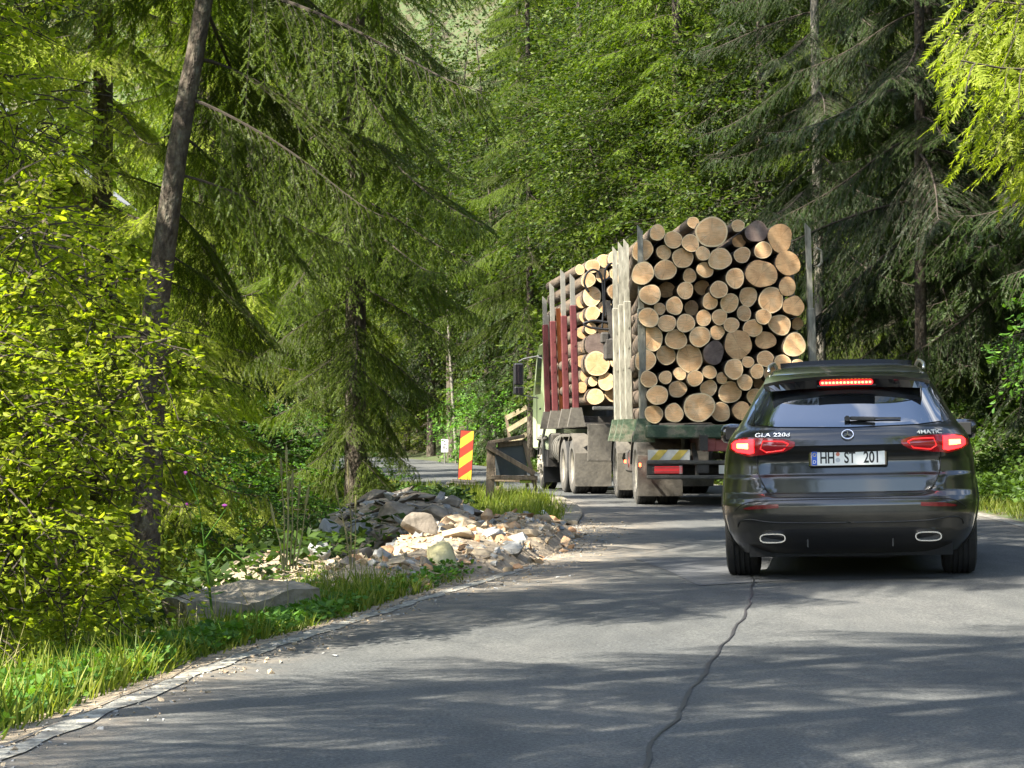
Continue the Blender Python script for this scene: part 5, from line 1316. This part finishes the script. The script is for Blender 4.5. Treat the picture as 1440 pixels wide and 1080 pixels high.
# the leaning trunk left of the rubble, its boughs hang over the road
hero = [(-3.20, 19, -1.0), (-3.17, 19, .4), (-3.11, 19, 1.9), (-3.03, 19, 2.6), (-2.88, 19, 3.7), (-2.68, 19, 4.85), (-2.40, 19.1, 7), (-2.1, 19.2, 11), (-1.9, 19.3, 19)]
def skip_hero(h, az, k):
    if h < 2.2: return True
    if is_cam_side(az, 1.15) and h < 7: return True
    if h < 5.2 and math.pi * .55 < az < math.pi * 1.5: return True
    return False
def hero_len(h, az): return float(np.interp(h, [2, 3.5, 5, 6.5], [.5, .66, 1.1, 1.5])) * (1 if math.cos(az) > -.2 else .75)
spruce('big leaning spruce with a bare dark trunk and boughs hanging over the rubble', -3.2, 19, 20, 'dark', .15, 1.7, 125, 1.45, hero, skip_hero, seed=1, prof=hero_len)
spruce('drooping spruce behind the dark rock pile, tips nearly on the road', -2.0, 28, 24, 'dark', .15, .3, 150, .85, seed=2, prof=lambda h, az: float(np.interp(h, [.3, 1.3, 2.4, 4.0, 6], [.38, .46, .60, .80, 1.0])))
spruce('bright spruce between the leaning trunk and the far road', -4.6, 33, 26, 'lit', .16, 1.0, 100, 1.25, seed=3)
spruce('bright spruce low behind the leaning trunk', -4.4, 23.5, 22, 'lit', .14, .9, 140, 1.1, seed=4)
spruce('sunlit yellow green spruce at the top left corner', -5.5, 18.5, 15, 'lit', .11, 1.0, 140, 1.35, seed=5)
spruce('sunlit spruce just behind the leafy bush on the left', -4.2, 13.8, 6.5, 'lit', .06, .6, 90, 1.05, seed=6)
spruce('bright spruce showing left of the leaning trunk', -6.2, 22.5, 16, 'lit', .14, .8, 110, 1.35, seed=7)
# unseen trees beside the camera, added to shade the lane
for i, (x, y, h0, lb, lk) in enumerate(((-4.1, 1.5, 5, 'unseen slim spruce added for shade, left verge level with the viewer', .82), (-4.0, 5.0, 5, 'unseen slim spruce added for shade, left verge just ahead of the viewer', .82), (-4.3, 14.6, 6.0, 'unseen slim spruce added for shade before the leaning trunk, crown above the view', .55), (-3.7, 7.0, 5.0, 'unseen very slim spruce added for shade beside the leafy bush', .5), (-4.1, 11.6, 5.6, 'unseen slim spruce added for shade left of the broken slab, crown above the view', .82), (-4.2, -2.0, 4, 'unseen slim spruce added for shade, left verge behind the viewer', .82), (-4.3, -5.5, 4, 'second unseen slim spruce added for shade, left verge behind the viewer', .82))):
    spruce(lb, x, y, 21, 'dark', .15, h0, 105, lk, seed=50 + i)
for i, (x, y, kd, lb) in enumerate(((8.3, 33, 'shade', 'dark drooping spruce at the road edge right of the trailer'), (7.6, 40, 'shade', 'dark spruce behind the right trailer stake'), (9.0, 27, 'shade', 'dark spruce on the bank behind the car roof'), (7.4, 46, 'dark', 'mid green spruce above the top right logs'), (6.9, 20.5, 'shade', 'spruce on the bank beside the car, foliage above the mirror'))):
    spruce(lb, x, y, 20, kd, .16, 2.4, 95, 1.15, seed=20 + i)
spruce('sunlit spruce far left behind the cabin', -10.5, 30, 18, 'lit', .15, 1, 90, 1.5, seed=31)
spruce('sunlit spruce on the left slope before the cabin', -8.2, 27, 15, 'lit', .15, 1, 90, 1.4, seed=32)
# boughs reaching in above the car, sunlight put into their needle colour
def right_tree():
    root = thing('spruce_tree', 'spruce at the right roadside with sunlit boughs hanging above the car', 'tree', (4.9 + .6, 13.2, gz(5.5, 13.2) - .2))
    trunk_mesh('trunk', [(0, 0, 0), (0, 0, 6), (0, 0, 16)], .17, .03, M_bark, parent=root, seed=3)
    r = random.Random(4)
    for h, az, s_, p in ((3.9, 3.05, 1.5, -.05), (3.5, 3.3, 1.45, .0), (4.35, 3.2, 1.55, .05), (4.7, 2.9, 1.6, .15), (3.3, 2.85, 1.3, .0), (3.9, 3.6, 1.3, .0), (5.1, 3.2, 1.5, .15), (4.2, 2.5, 1.3, .0), (3.7, 3.15, 1.3, .12), (4.5, 3.0, 1.4, .1), (4.0, 3.3, 1.6, .1)):
        link('bough', r.choice(BOUGH['lit']), root, (0, 0, h), (r.uniform(-.3, .3), p, az), s_)
    for k in range(26):
        link('bough', r.choice(BOUGH['dark']), root, (0, 0, 5.6 + k * .36), (0, 0, k * 2.4), .95 - k * .028)
right_tree()

# far crowns: merged meshes shared between copies
def far_spruce_mesh(seed, H=20., h0=3., nb=95, Lk=2.9, leaf=M_ndark, lo_n=3):
    r = np.random.default_rng(seed); tmpl = [bough_parts(np.random.default_rng(seed * 7 + k), 1.0 * 2.6, False, .7, .5, 1.0) for k in range(lo_n)]
    TT = [(np.concatenate(t.V) / 2.6, np.concatenate(t.F), np.concatenate(t.M)) for t in tmpl]; mix = Mix()
    for k in range(nb):
        h = h0 + (H - h0) * (k / nb) ** 1.1; az = k * 2.399 + r.normal(0, .3); t = h / H; L = Lk * (1 - t) ** .7 * r.uniform(.75, 1.15) + .25
        c, s_ = np.cos(az), np.sin(az); p = r.uniform(-.1, .25) - .3 * (t - .3); cp, sp_ = np.cos(p), np.sin(p)
        Rz = np.array([[c, -s_, 0], [s_, c, 0], [0, 0, 1]]) @ np.array([[cp, 0, sp_], [0, 1, 0], [-sp_, 0, cp]])
        v, f, m = TT[k % lo_n]; mix.V.append((v * L) @ Rz.T + [0, 0, h]); mix.F.append(f + mix.n); mix.M.append(m); mix.n += len(v)
    cr = mix.mesh('crown', [leaf, M_twig]); o = trunk_mesh('trunk', [(0, 0, -.5), (.05, 0, H * .5), (0, .05, H)], .2, .03, M_bark, n=8, seed=seed); tk = o.data; bpy.data.objects.remove(o)
    return cr, tk
FS = [far_spruce_mesh(61, 21, 3.0, 120, 2.8), far_spruce_mesh(62, 19, 1.0, 125, 2.6), far_spruce_mesh(63, 22, 1.6, 125, 3.1, M_nmid)]
def far_broad(seed, leaf, H=13., W=3.4, nsp=900, ls=.11, h0=.22):
    r = np.random.default_rng(seed); cs = []; rs = []
    for k in range(14):
        h = H * (h0 + (1 - h0) * r.uniform(.05, .9)); w_ = W * (1 - ((h / H - .5) / .62) ** 2) ** .5; a = r.uniform(0, 6.28); q = r.uniform(0, .6) * w_
        cs.append((q * np.cos(a), q * np.sin(a), h)); rs.append((w_ * .5, w_ * .5, w_ * .34))
    mix = leafy_crown(r, cs, rs, nsp, 1.1, 34, ls, LEAF2, .45, .7)
    for c in cs[:9]: mix.tube(np.array([(0, 0, c[2] * .45), (c[0] * .4, c[1] * .4, c[2] * .75), c]), .06, .015, 1, 4)
    cr = mix.mesh('crown', [leaf, M_twig]); o = trunk_mesh('trunk', [(0, 0, -.5), (.1, 0, H * .4), (0, .1, H * .7)], .15, .03, M_bark, n=8, seed=seed); tk = o.data; bpy.data.objects.remove(o)
    return cr, tk
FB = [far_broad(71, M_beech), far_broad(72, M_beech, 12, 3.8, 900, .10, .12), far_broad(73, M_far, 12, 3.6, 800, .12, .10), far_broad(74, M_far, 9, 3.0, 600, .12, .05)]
def sp(label, x, y, k, s_=1., rz=None, group=None):
    broadleaf(label, x, y, FS[k], s_, group, rnd.uniform(0, 6) if rz is None else rz, 'spruce_tree')
def bl_(label, x, y, k, s_=1., group=None):
    broadleaf(label, x, y, FB[k], s_, group, rnd.uniform(0, 6), 'beech_tree')
# beeches over the truck
bl_('leafy beech rising behind the truck cab', 3.0, 59, 1, 1.05); bl_('broad beech above the front of the truck', 4.6, 54, 0, 1.0); bl_('beech between truck load and trailer load, on the bank', 6.6, 50, 1, .9)
bl_('green beech above the top logs of the trailer', 6.2, 60, 0, 1.2); bl_('young beech on the bank behind the fence', 1.0, 75, 1, .85); bl_('tall beech far above the bend, left of the truck', -.6, 74, 0, 1.25)
bl_('beech at the outer side of the bend by the white sign', -1.0, 84, 1, 1.0)
sunny = 'sunlit trees beyond the far bend'
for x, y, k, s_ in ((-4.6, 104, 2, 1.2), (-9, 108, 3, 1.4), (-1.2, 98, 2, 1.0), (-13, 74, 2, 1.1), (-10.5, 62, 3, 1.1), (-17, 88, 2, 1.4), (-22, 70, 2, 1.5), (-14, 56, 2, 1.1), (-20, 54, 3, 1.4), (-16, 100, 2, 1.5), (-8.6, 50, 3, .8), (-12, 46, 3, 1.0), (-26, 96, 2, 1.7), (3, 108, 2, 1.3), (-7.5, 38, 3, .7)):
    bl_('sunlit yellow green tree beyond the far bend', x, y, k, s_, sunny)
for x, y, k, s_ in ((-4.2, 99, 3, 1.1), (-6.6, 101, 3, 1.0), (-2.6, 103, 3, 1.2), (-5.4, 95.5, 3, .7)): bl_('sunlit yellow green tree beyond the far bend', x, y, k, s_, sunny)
sp('mid green spruce above the truck load', 4.0, 53, 2, 1.0); sp('spruce left of the mossy trunk', .2, 71, 1, 1.0); sp('spruce over the middle of the trailer load', 5.6, 49, 1, 1.05)
sp('full spruce at the left of the far road', -5.6, 47, 2, 1.0); sp('spruce behind the full spruce left of the far road', -7.6, 53, 2, 1.1); sp('spruce filling the gap above the truck cab', 3.4, 63, 2, 1.15); sp('dense spruce above the middle of the truck load', 4.4, 57, 2, 1.2)
bl_('beech with low leaves at the outer bank of the bend', 3.2, 64, 1, 1.3); bl_('tall beech closing the canopy left of the truck', -2.4, 88, 0, 1.5)
bl_('broad leafy beech above the middle of the trailer load', 5.6, 50.5, 0, 1.1); bl_('leafy beech between the two spruces above the truck load', 3.0, 55.5, 1, 1.15)
dk = 'dark spruces of the forest on the right bank'
for i, (x, y, k, s_) in enumerate(((9.3, 38, 1, 1.0), (11.5, 44, 0, 1.1), (8.8, 47, 1, 1.0), (13.5, 36, 1, 1.0), (10.5, 30, 1, .95), (15, 50, 2, 1.2), (12, 56, 2, 1.1), (9.5, 62, 1, 1.2), (18, 42, 0, 1.2), (17, 60, 1, 1.3), (7.2, 70, 2, 1.2), (13, 72, 2, 1.3),
        (20, 74, 2, 1.4), (3.5, 72, 1, 1.2), (.5, 90, 2, 1.3), (6, 92, 2, 1.4), (13, 94, 2, 1.5), (22, 92, 2, 1.5), (9.2, 24.5, 1, .9), (27, 60, 2, 1.3))):
    sp('dark spruce in the dense forest on the right bank', x, y, k, s_, group=dk)
sp('tall spruce left of the truck with foliage down to the fence', 2.1, 69, 1, 1.1)
sp('far spruce with a dark trunk at the bend', -3.4, 92, 0, 1.1, .4); sp('spruce on the left of the far bend', -7.8, 58, 1, .95); sp('spruce deep in the left valley', -11, 36, 2, 1.0)
for x, y, k in ((-18, 120, 2), (-8, 122, 2), (2, 122, 2), (12, 118, 2), (-30, 112, 2), (-34, 84, 2), (-26, 60, 2), (22, 118, 2)): sp('hazy spruce on the hillside closing the valley', x, y, k, 1.5, group='spruces closing the valley')
# bare trunks that stand out
def bare(label, px, D, ytop, wpx, m, lean=0., ybot=700, stubs=14, name='tree_trunk', seed=1):
    x = (px - 720) / F * D; g = gz(x, D) - .2; root = thing('bare_tree', label, 'tree', (x, D, g)); top = CAMH - (ytop - 606) / F * D - g; r = random.Random(seed)
    trunk_mesh('trunk', [(0, 0, 0), (lean * .5, 0, top * .5), (lean, 0, top * 1.0), (lean * 1.3, 0, top * 1.5)], wpx / F * D / 2, .04, m, parent=root, seed=seed, n=10)
    for k in range(stubs):
        h = r.uniform(.35, 1.) * top; a = r.uniform(0, 6.28); l = r.uniform(.3, 1.3)
        mb = MB(); mb.tube([(lean * h / top, 0, h), (lean * h / top + math.cos(a) * l * .5, math.sin(a) * l * .5, h + .02), (lean * h / top + math.cos(a) * l, math.sin(a) * l, h - .22 * l)], [.02, .014, .006], 5); mb.build('dead_branch', M_twig, root)
def tall(label, px, D, wpx, h_abs, kind, bark, Lk, seed, lean=0., nb=70):
    x = (px - 720) / F * D; g = gz(x, D); spruce(label, x, D, 21, kind, wpx / F * D / 2, h_abs - g, nb, Lk, bark=bark, seed=seed, lean=lean)
tall('spruce with a straight bare brown trunk on the bank right of the trailer', 1295, 33, 19, 3.9, 'shade', M_bark, 1.2, 41)
tall('spruce with a grey trunk just behind the right trailer stake', 1157, 40, 18, 4.3, 'shade', M_bark2, 1.2, 42, -.3)
tall('spruce with a mossy trunk left of the truck cab behind its mirror', 748, 64.5, 13, 4.6, 'dark', M_bark, 1.1, 43, -.2)
bare('slim pale trunk rising behind the striped board', 643, 78, 470, 5, M_bark2, -.3, seed=5, stubs=4)
bare('dark trunk at the inner side of the far bend', 573, 97, 350, 9, M_bark, .0, seed=6)

# ================================================================== bushes and ground plants
def bush(name, label, cs, rs, nsp, per, ls, leaf_m, seed, spL=.35, leaf=LEAF, stems=9, base=None, group=None, tilt=.5, out=.6):
    r = np.random.default_rng(seed); base = Vector(base); mix = leafy_crown(r, np.array(cs) - np.array(base), rs, nsp, spL, per, ls, leaf, tilt, out)
    root = thing(name, label, 'bush', base, 0, group); lv = [m for m in (0,)]
    o = link('foliage', mix.mesh('foliage', [leaf_m, M_twig]), root)
    mb = MB()
    for k in range(stems):
        c = Vector(cs[k % len(cs)]) - base + Vector(r.normal(0, .15, 3)); mb.tube([tuple(p) for p in catmull([(r.normal(0, .12), r.normal(0, .12), -.1), (c.x * .35, c.y * .35, c.z * .6), tuple(c)], 4)], [.018 - .0012 * q for q in range(9)], 5, cap=False)
    o2 = mb.build('stems', M_twig, root); o2['kind'] = 'stuff'
    return root
bush('leafy_bush', 'big sunlit bush with yellow green oval leaves filling the left edge',
     [(-2.55, 10.6, 1.15), (-2.35, 10.3, .65), (-2.9, 10.5, .6), (-3.1, 11, 1.5), (-2.15, 10.9, 1.05), (-2.7, 10.0, .2), (-3.5, 10.4, .9), (-2.05, 10.6, .35), (-3.4, 11.2, 1.9), (-2.75,10.8,1.55), (-1.88, 11.2, 1.42), (-2.25, 11.3, 1.7), (-1.90, 11.3, 1.0), (-2.5, 11.2, 2.1)],
     [(.45, .5, .38), (.4, .4, .35), (.5, .5, .45), (.5, .5, .45), (.36, .4, .3), (.45, .35, .28), (.5, .5, .6), (.28, .3, .25), (.4, .5, .4), (.35, .4, .3), (.26, .3, .25), (.32, .3, .3), (.22, .3, .25), (.35, .3, .35)], 1750, 20, .042, M_bush, 5, .34, LEAF, 12, (-2.8, 10.6, -.6))
bush('young_broadleaf_tree', 'bright young leafy tree rising above the big bush at the left edge', [(-3.2, 12.6, 2.2), (-2.9, 12.8, 2.9), (-3.5, 12.5, 3.2), (-3.1, 12.9, 3.7), (-3.6, 12.6, 1.6), (-2.75, 12.7, 2.2)], [(.45, .5, .4), (.38, .5, .35), (.5, .5, .45), (.4, .4, .35), (.5, .5, .5), (.25, .4, .3)], 760, 18, .046, M_bush, 15, .36, LEAF, 8, (-3.3, 12.7, -.8))
bush('leafy_bush', 'bright leafy shrub low behind the big bush at the trunk foot', [(-3.3, 13.2, .9), (-2.9, 13.4, .3), (-3.8, 13, 1.2)], [(.5, .5, .5), (.4, .4, .4), (.5, .5, .6)], 420, 20, .045, M_bush, 6, .36, LEAF, 6, (-3.3, 13.2, -.9))
bush('leafy_bush', 'shaded green bush left of the far road', [(-3.0, 36, .2), (-4.0, 37, .6), (-2.4, 37.5, .0)], [(.9, .9, .8), (1.0, 1, 1.0), (.8, .8, .5)], 300, 24, .07, M_herb, 7, .5, LEAF2, 6, (-3.2, 36.6, -1))
bush('leafy_bush', 'green bush in the hollow behind the dark rock pile', [(-3.2, 27, .1), (-3.9, 26, .6), (-2.7, 25.5, -.1)], [(.8, .8, .7), (.8, .8, .8), (.6, .6, .5)], 320, 24, .06, M_herb, 8, .45, LEAF2, 6, (-3.3, 26.4, -1))
bush('leafy_bush', 'leafy bush on the bank beside the fence', [(-.4, 71, 1.4), (.9, 70, 1.8), (2.4, 66, 1.8), (-1.2, 76, 1.2)], [(1.4, 1.4, 1.4), (1.3, 1.3, 1.2), (1.2, 1.2, 1.2), (1.3, 1.3, 1.2)], 500, 26, .11, M_herb, 9, .8, LEAF2, 6, (.4, 70, .2))
bush('leafy_bush', 'leafy branches above the bank at the right picture edge', [(6.6, 26.5, 1.9), (7.3, 26, 1.5), (6.9, 27, 2.6)], [(.55, .5, .35), (.6, .6, .6), (.5, .5, .4)], 220, 18, .085, M_herb, 10, .5, LEAF, 6, (7.2, 26.6, .6))
# bank undergrowth on the right and in the left hollow
def scatter_plants(name, pts, leaf_m, per, ls, hgt, seed, label=None, leaf=LEAF2, upl=.7):
    r = np.random.default_rng(seed); n = len(pts); z = ground(pts[:, 0], pts[:, 1]); base = np.stack([pts[:, 0], pts[:, 1], z], 1)
    P = np.repeat(base, per, 0); m = len(P); hh = hgt * r.uniform(.2, 1., m); P = P + np.stack([r.normal(0, .35, m) * hgt, r.normal(0, .35, m) * hgt, hh], 1)
    d = np.stack([r.normal(0, 1, m), r.normal(0, 1, m), r.uniform(-.2, upl, m)], 1)
    mix = Mix(); v, f = scatter(leaf[0], leaf[1], P, leaf_frames(d, r, .5), ls * r.uniform(.5, 1.3, m)); mix.add(v, f, 0)
    o = link(name, mix.mesh(name, [leaf_m])); return tag(o, label, None, None, 'stuff')
r_ = np.random.default_rng(77)
def side_pts(n, side, y0, y1, e0, e1, powr=1.):
    idx = r_.integers(0, len(CE), n * 3); idx = idx[(CE[idx, 1] > y0) & (CE[idx, 1] < y1)][:n]; m = len(idx)
    e = e0 + (e1 - e0) * r_.uniform(0, 1, m) ** powr; nx = np.minimum(idx + 1, len(CE) - 1); t = r_.uniform(0, 1, m)[:, None]
    c = CE[idx] * (1 - t) + CE[nx] * t; return c + NR[idx] * ((HW[idx] + e) * side)[:, None]
scatter_plants('bank_undergrowth', side_pts(16000, 1, 14, 75, .55, 9, 1.4), M_fern, 10, .10, .35, 1, None)
scatter_plants('hollow_undergrowth', side_pts(12000, -1, 12, 85, 1.6, 12, 1.2), M_fern, 9, .10, .4, 2, None)
scatter_plants('low_herbs', side_pts(5200, -1, 6.5, 17.0, .16, 1.4), M_herb, 8, .055, .12, 3, None, LEAF)
# grass
BL = (np.array([(-.018, 0, 0), (.018, 0, 0), (.014, .10, .5), (-.014, .10, .5), (0, .34, .95)], float), np.array([(0, 1, 2), (0, 2, 3), (3, 2, 4)]))
def grass(name, pts, h, seed, leaf_m=M_grass, wide=1.):
    r = np.random.default_rng(seed); n = len(pts); z = ground(pts[:, 0], pts[:, 1]) - .02
    cl = np.clip(.72 + .8 * noise2(pts[:, 0], pts[:, 1], 1.3, seed), .12, 1.6)
    hh = h * r.uniform(.45, 1.2, n) * cl; d = np.stack([r.normal(0, .28, n), r.normal(0, .28, n), np.ones(n)], 1)
    S = np.stack([np.full(n, .30 * wide), hh, hh], 1); v, f = scatter(*BL, np.stack([pts[:, 0], pts[:, 1], z], 1), frames(d, r.uniform(0, 6.28, n)), S)
    mix = Mix(); mix.add(v, f, 0); return tag(link(name, mix.mesh(name, [leaf_m])), None, None, None, 'stuff')
grass('verge_grass', side_pts(30000, -1, 5, 17, .10, 1.5, 1.1), .26, 4)
grass('corner_grass', side_pts(15000, -1, 25, 43, .12, 2.6), .30, 5)
grass('right_verge_grass', side_pts(14000, 1, 15, 70, .12, 1.3), .28, 6)
grass('far_grass', side_pts(9000, -1, 43, 100, .1, 2.5), .35, 7, wide=3)
grass('dry_grass', side_pts(1500, -1, 7, 16, .5, 1.8), .38, 8, M_dry, .8)
# single stalks
def stalks(label, pts, seed):
    root = thing('dry_grass_clump', label, 'plant', pts[0][0]); b = Vector(pts[0][0]); r = random.Random(seed)
    for a, c in pts:
        a = Vector(a) - b; c = Vector(c) - b; mb = MB(); m = (a + c) / 2 + Vector((.01, 0, .02)); mb.tube([a, m, c], [.006, .005, .003], 5); 
        d = (c - a).normalized(); mb.tube([c, c + d * .03, c + d * .10, c + d * .13], [.003, .010, .008, .002], 6)
        mb.build('stalk', M_dry, root)
    return root
D = 13.6
stalks('clump of tall dry yellow stalks between trunk and rubble', [(PX(400, 800, D), PX(396, 672, D)), (PX(404, 800, D), PX(403, 655, D)), (PX(408, 800, D), PX(411, 690, D)), (PX(412, 800, D), PX(420, 705, D)), (PX(416, 800, D), PX(430, 712, D)), (PX(398, 800, D), PX(386, 735, D)), (PX(402, 795, D), PX(406, 700, D))], 1)
D = 15.2
stalks('lone seeding grass stem in front of the dark rock pile', [(PX(494, 800, D), PX(490, 672, D)), (PX(494, 800, D), PX(476, 705, D)), (PX(497, 800, D), PX(500, 722, D))], 2)
def thistle():
    D = 12.6; root = thing('thistle', 'tall thistle stem with small purple flowers before the dark foliage', 'plant', PX(300, 865, D)); b = Vector(root.location)
    M_pur = mat('purple_petals', (.45, .10, .42), .6)
    q = lambda px, py, dy=0: PX(px, py, D) - b + Vector((0, dy, 0))
    mb = MB(); mb.tube([q(300, 870), q(292, 800), q(285, 740), q(272, 668)], [.008, .007, .006, .003], 6); mb.build('stem', M_herb, root)
    for a, c in (((288, 760), (318, 716)), ((284, 735), (265, 714)), ((292, 800), (318, 770)), ((280, 705), (262, 668)), ((318, 770), (345, 790))):
        mb = MB(); mb.tube([q(*a), q(*c)], [.005, .003], 5); mb.build('side_stem', M_herb, root)
    for px, py in ((265, 712), (316, 714), (261, 668)):
        r = np.random.default_rng(px); mb = MB(); c = q(px, py)
        for k in range(22):
            a = r.uniform(0, 6.28); t = r.uniform(.1, 1); e = c + Vector((math.cos(a) * .018 * t, math.sin(a) * .018 * t, .025 - .01 * t)); mb.tube([c, e], [.002, .003], 3)
        mb.build('flower', M_pur, root)
    mix = Mix(); r = np.random.default_rng(4); n = 26; t = r.uniform(0, 1, n); A = np.array(q(300, 870)); Bq = np.array(q(272, 668)); P = A + (Bq - A) * t[:, None]
    d = np.stack([r.normal(0, 1, n), r.normal(0, 1, n), r.uniform(0, .8, n)], 1); v, f = scatter(*LEAF, P, leaf_frames(d, r, .4), r.uniform(.05, .10, n) * (1.2 - t)); mix.add(v, f, 0); link('leaves', mix.mesh('leaves', [M_herb]), root)
thistle()
# dead brushwood on the left verge under the bush
r2 = random.Random(9); root = thing('brushwood', 'tangle of dead brown twigs under the leafy bush on the verge', 'brushwood', (-2.4, 9.9, -.2))
for k in range(30):
    a = Vector((r2.uniform(-.7, .6), r2.uniform(-.3, .4), r2.uniform(-.1, .15))); c = a + Vector((r2.uniform(-.5, .5), r2.uniform(-.2, .2), r2.uniform(.0, .35))); mb = MB(); mb.tube([a, (a + c) / 2 + Vector((0, 0, r2.uniform(-.05, .08))), c], [.006, .005, .002], 4); mb.build('twig', M_dry if k % 2 else M_twig, root)
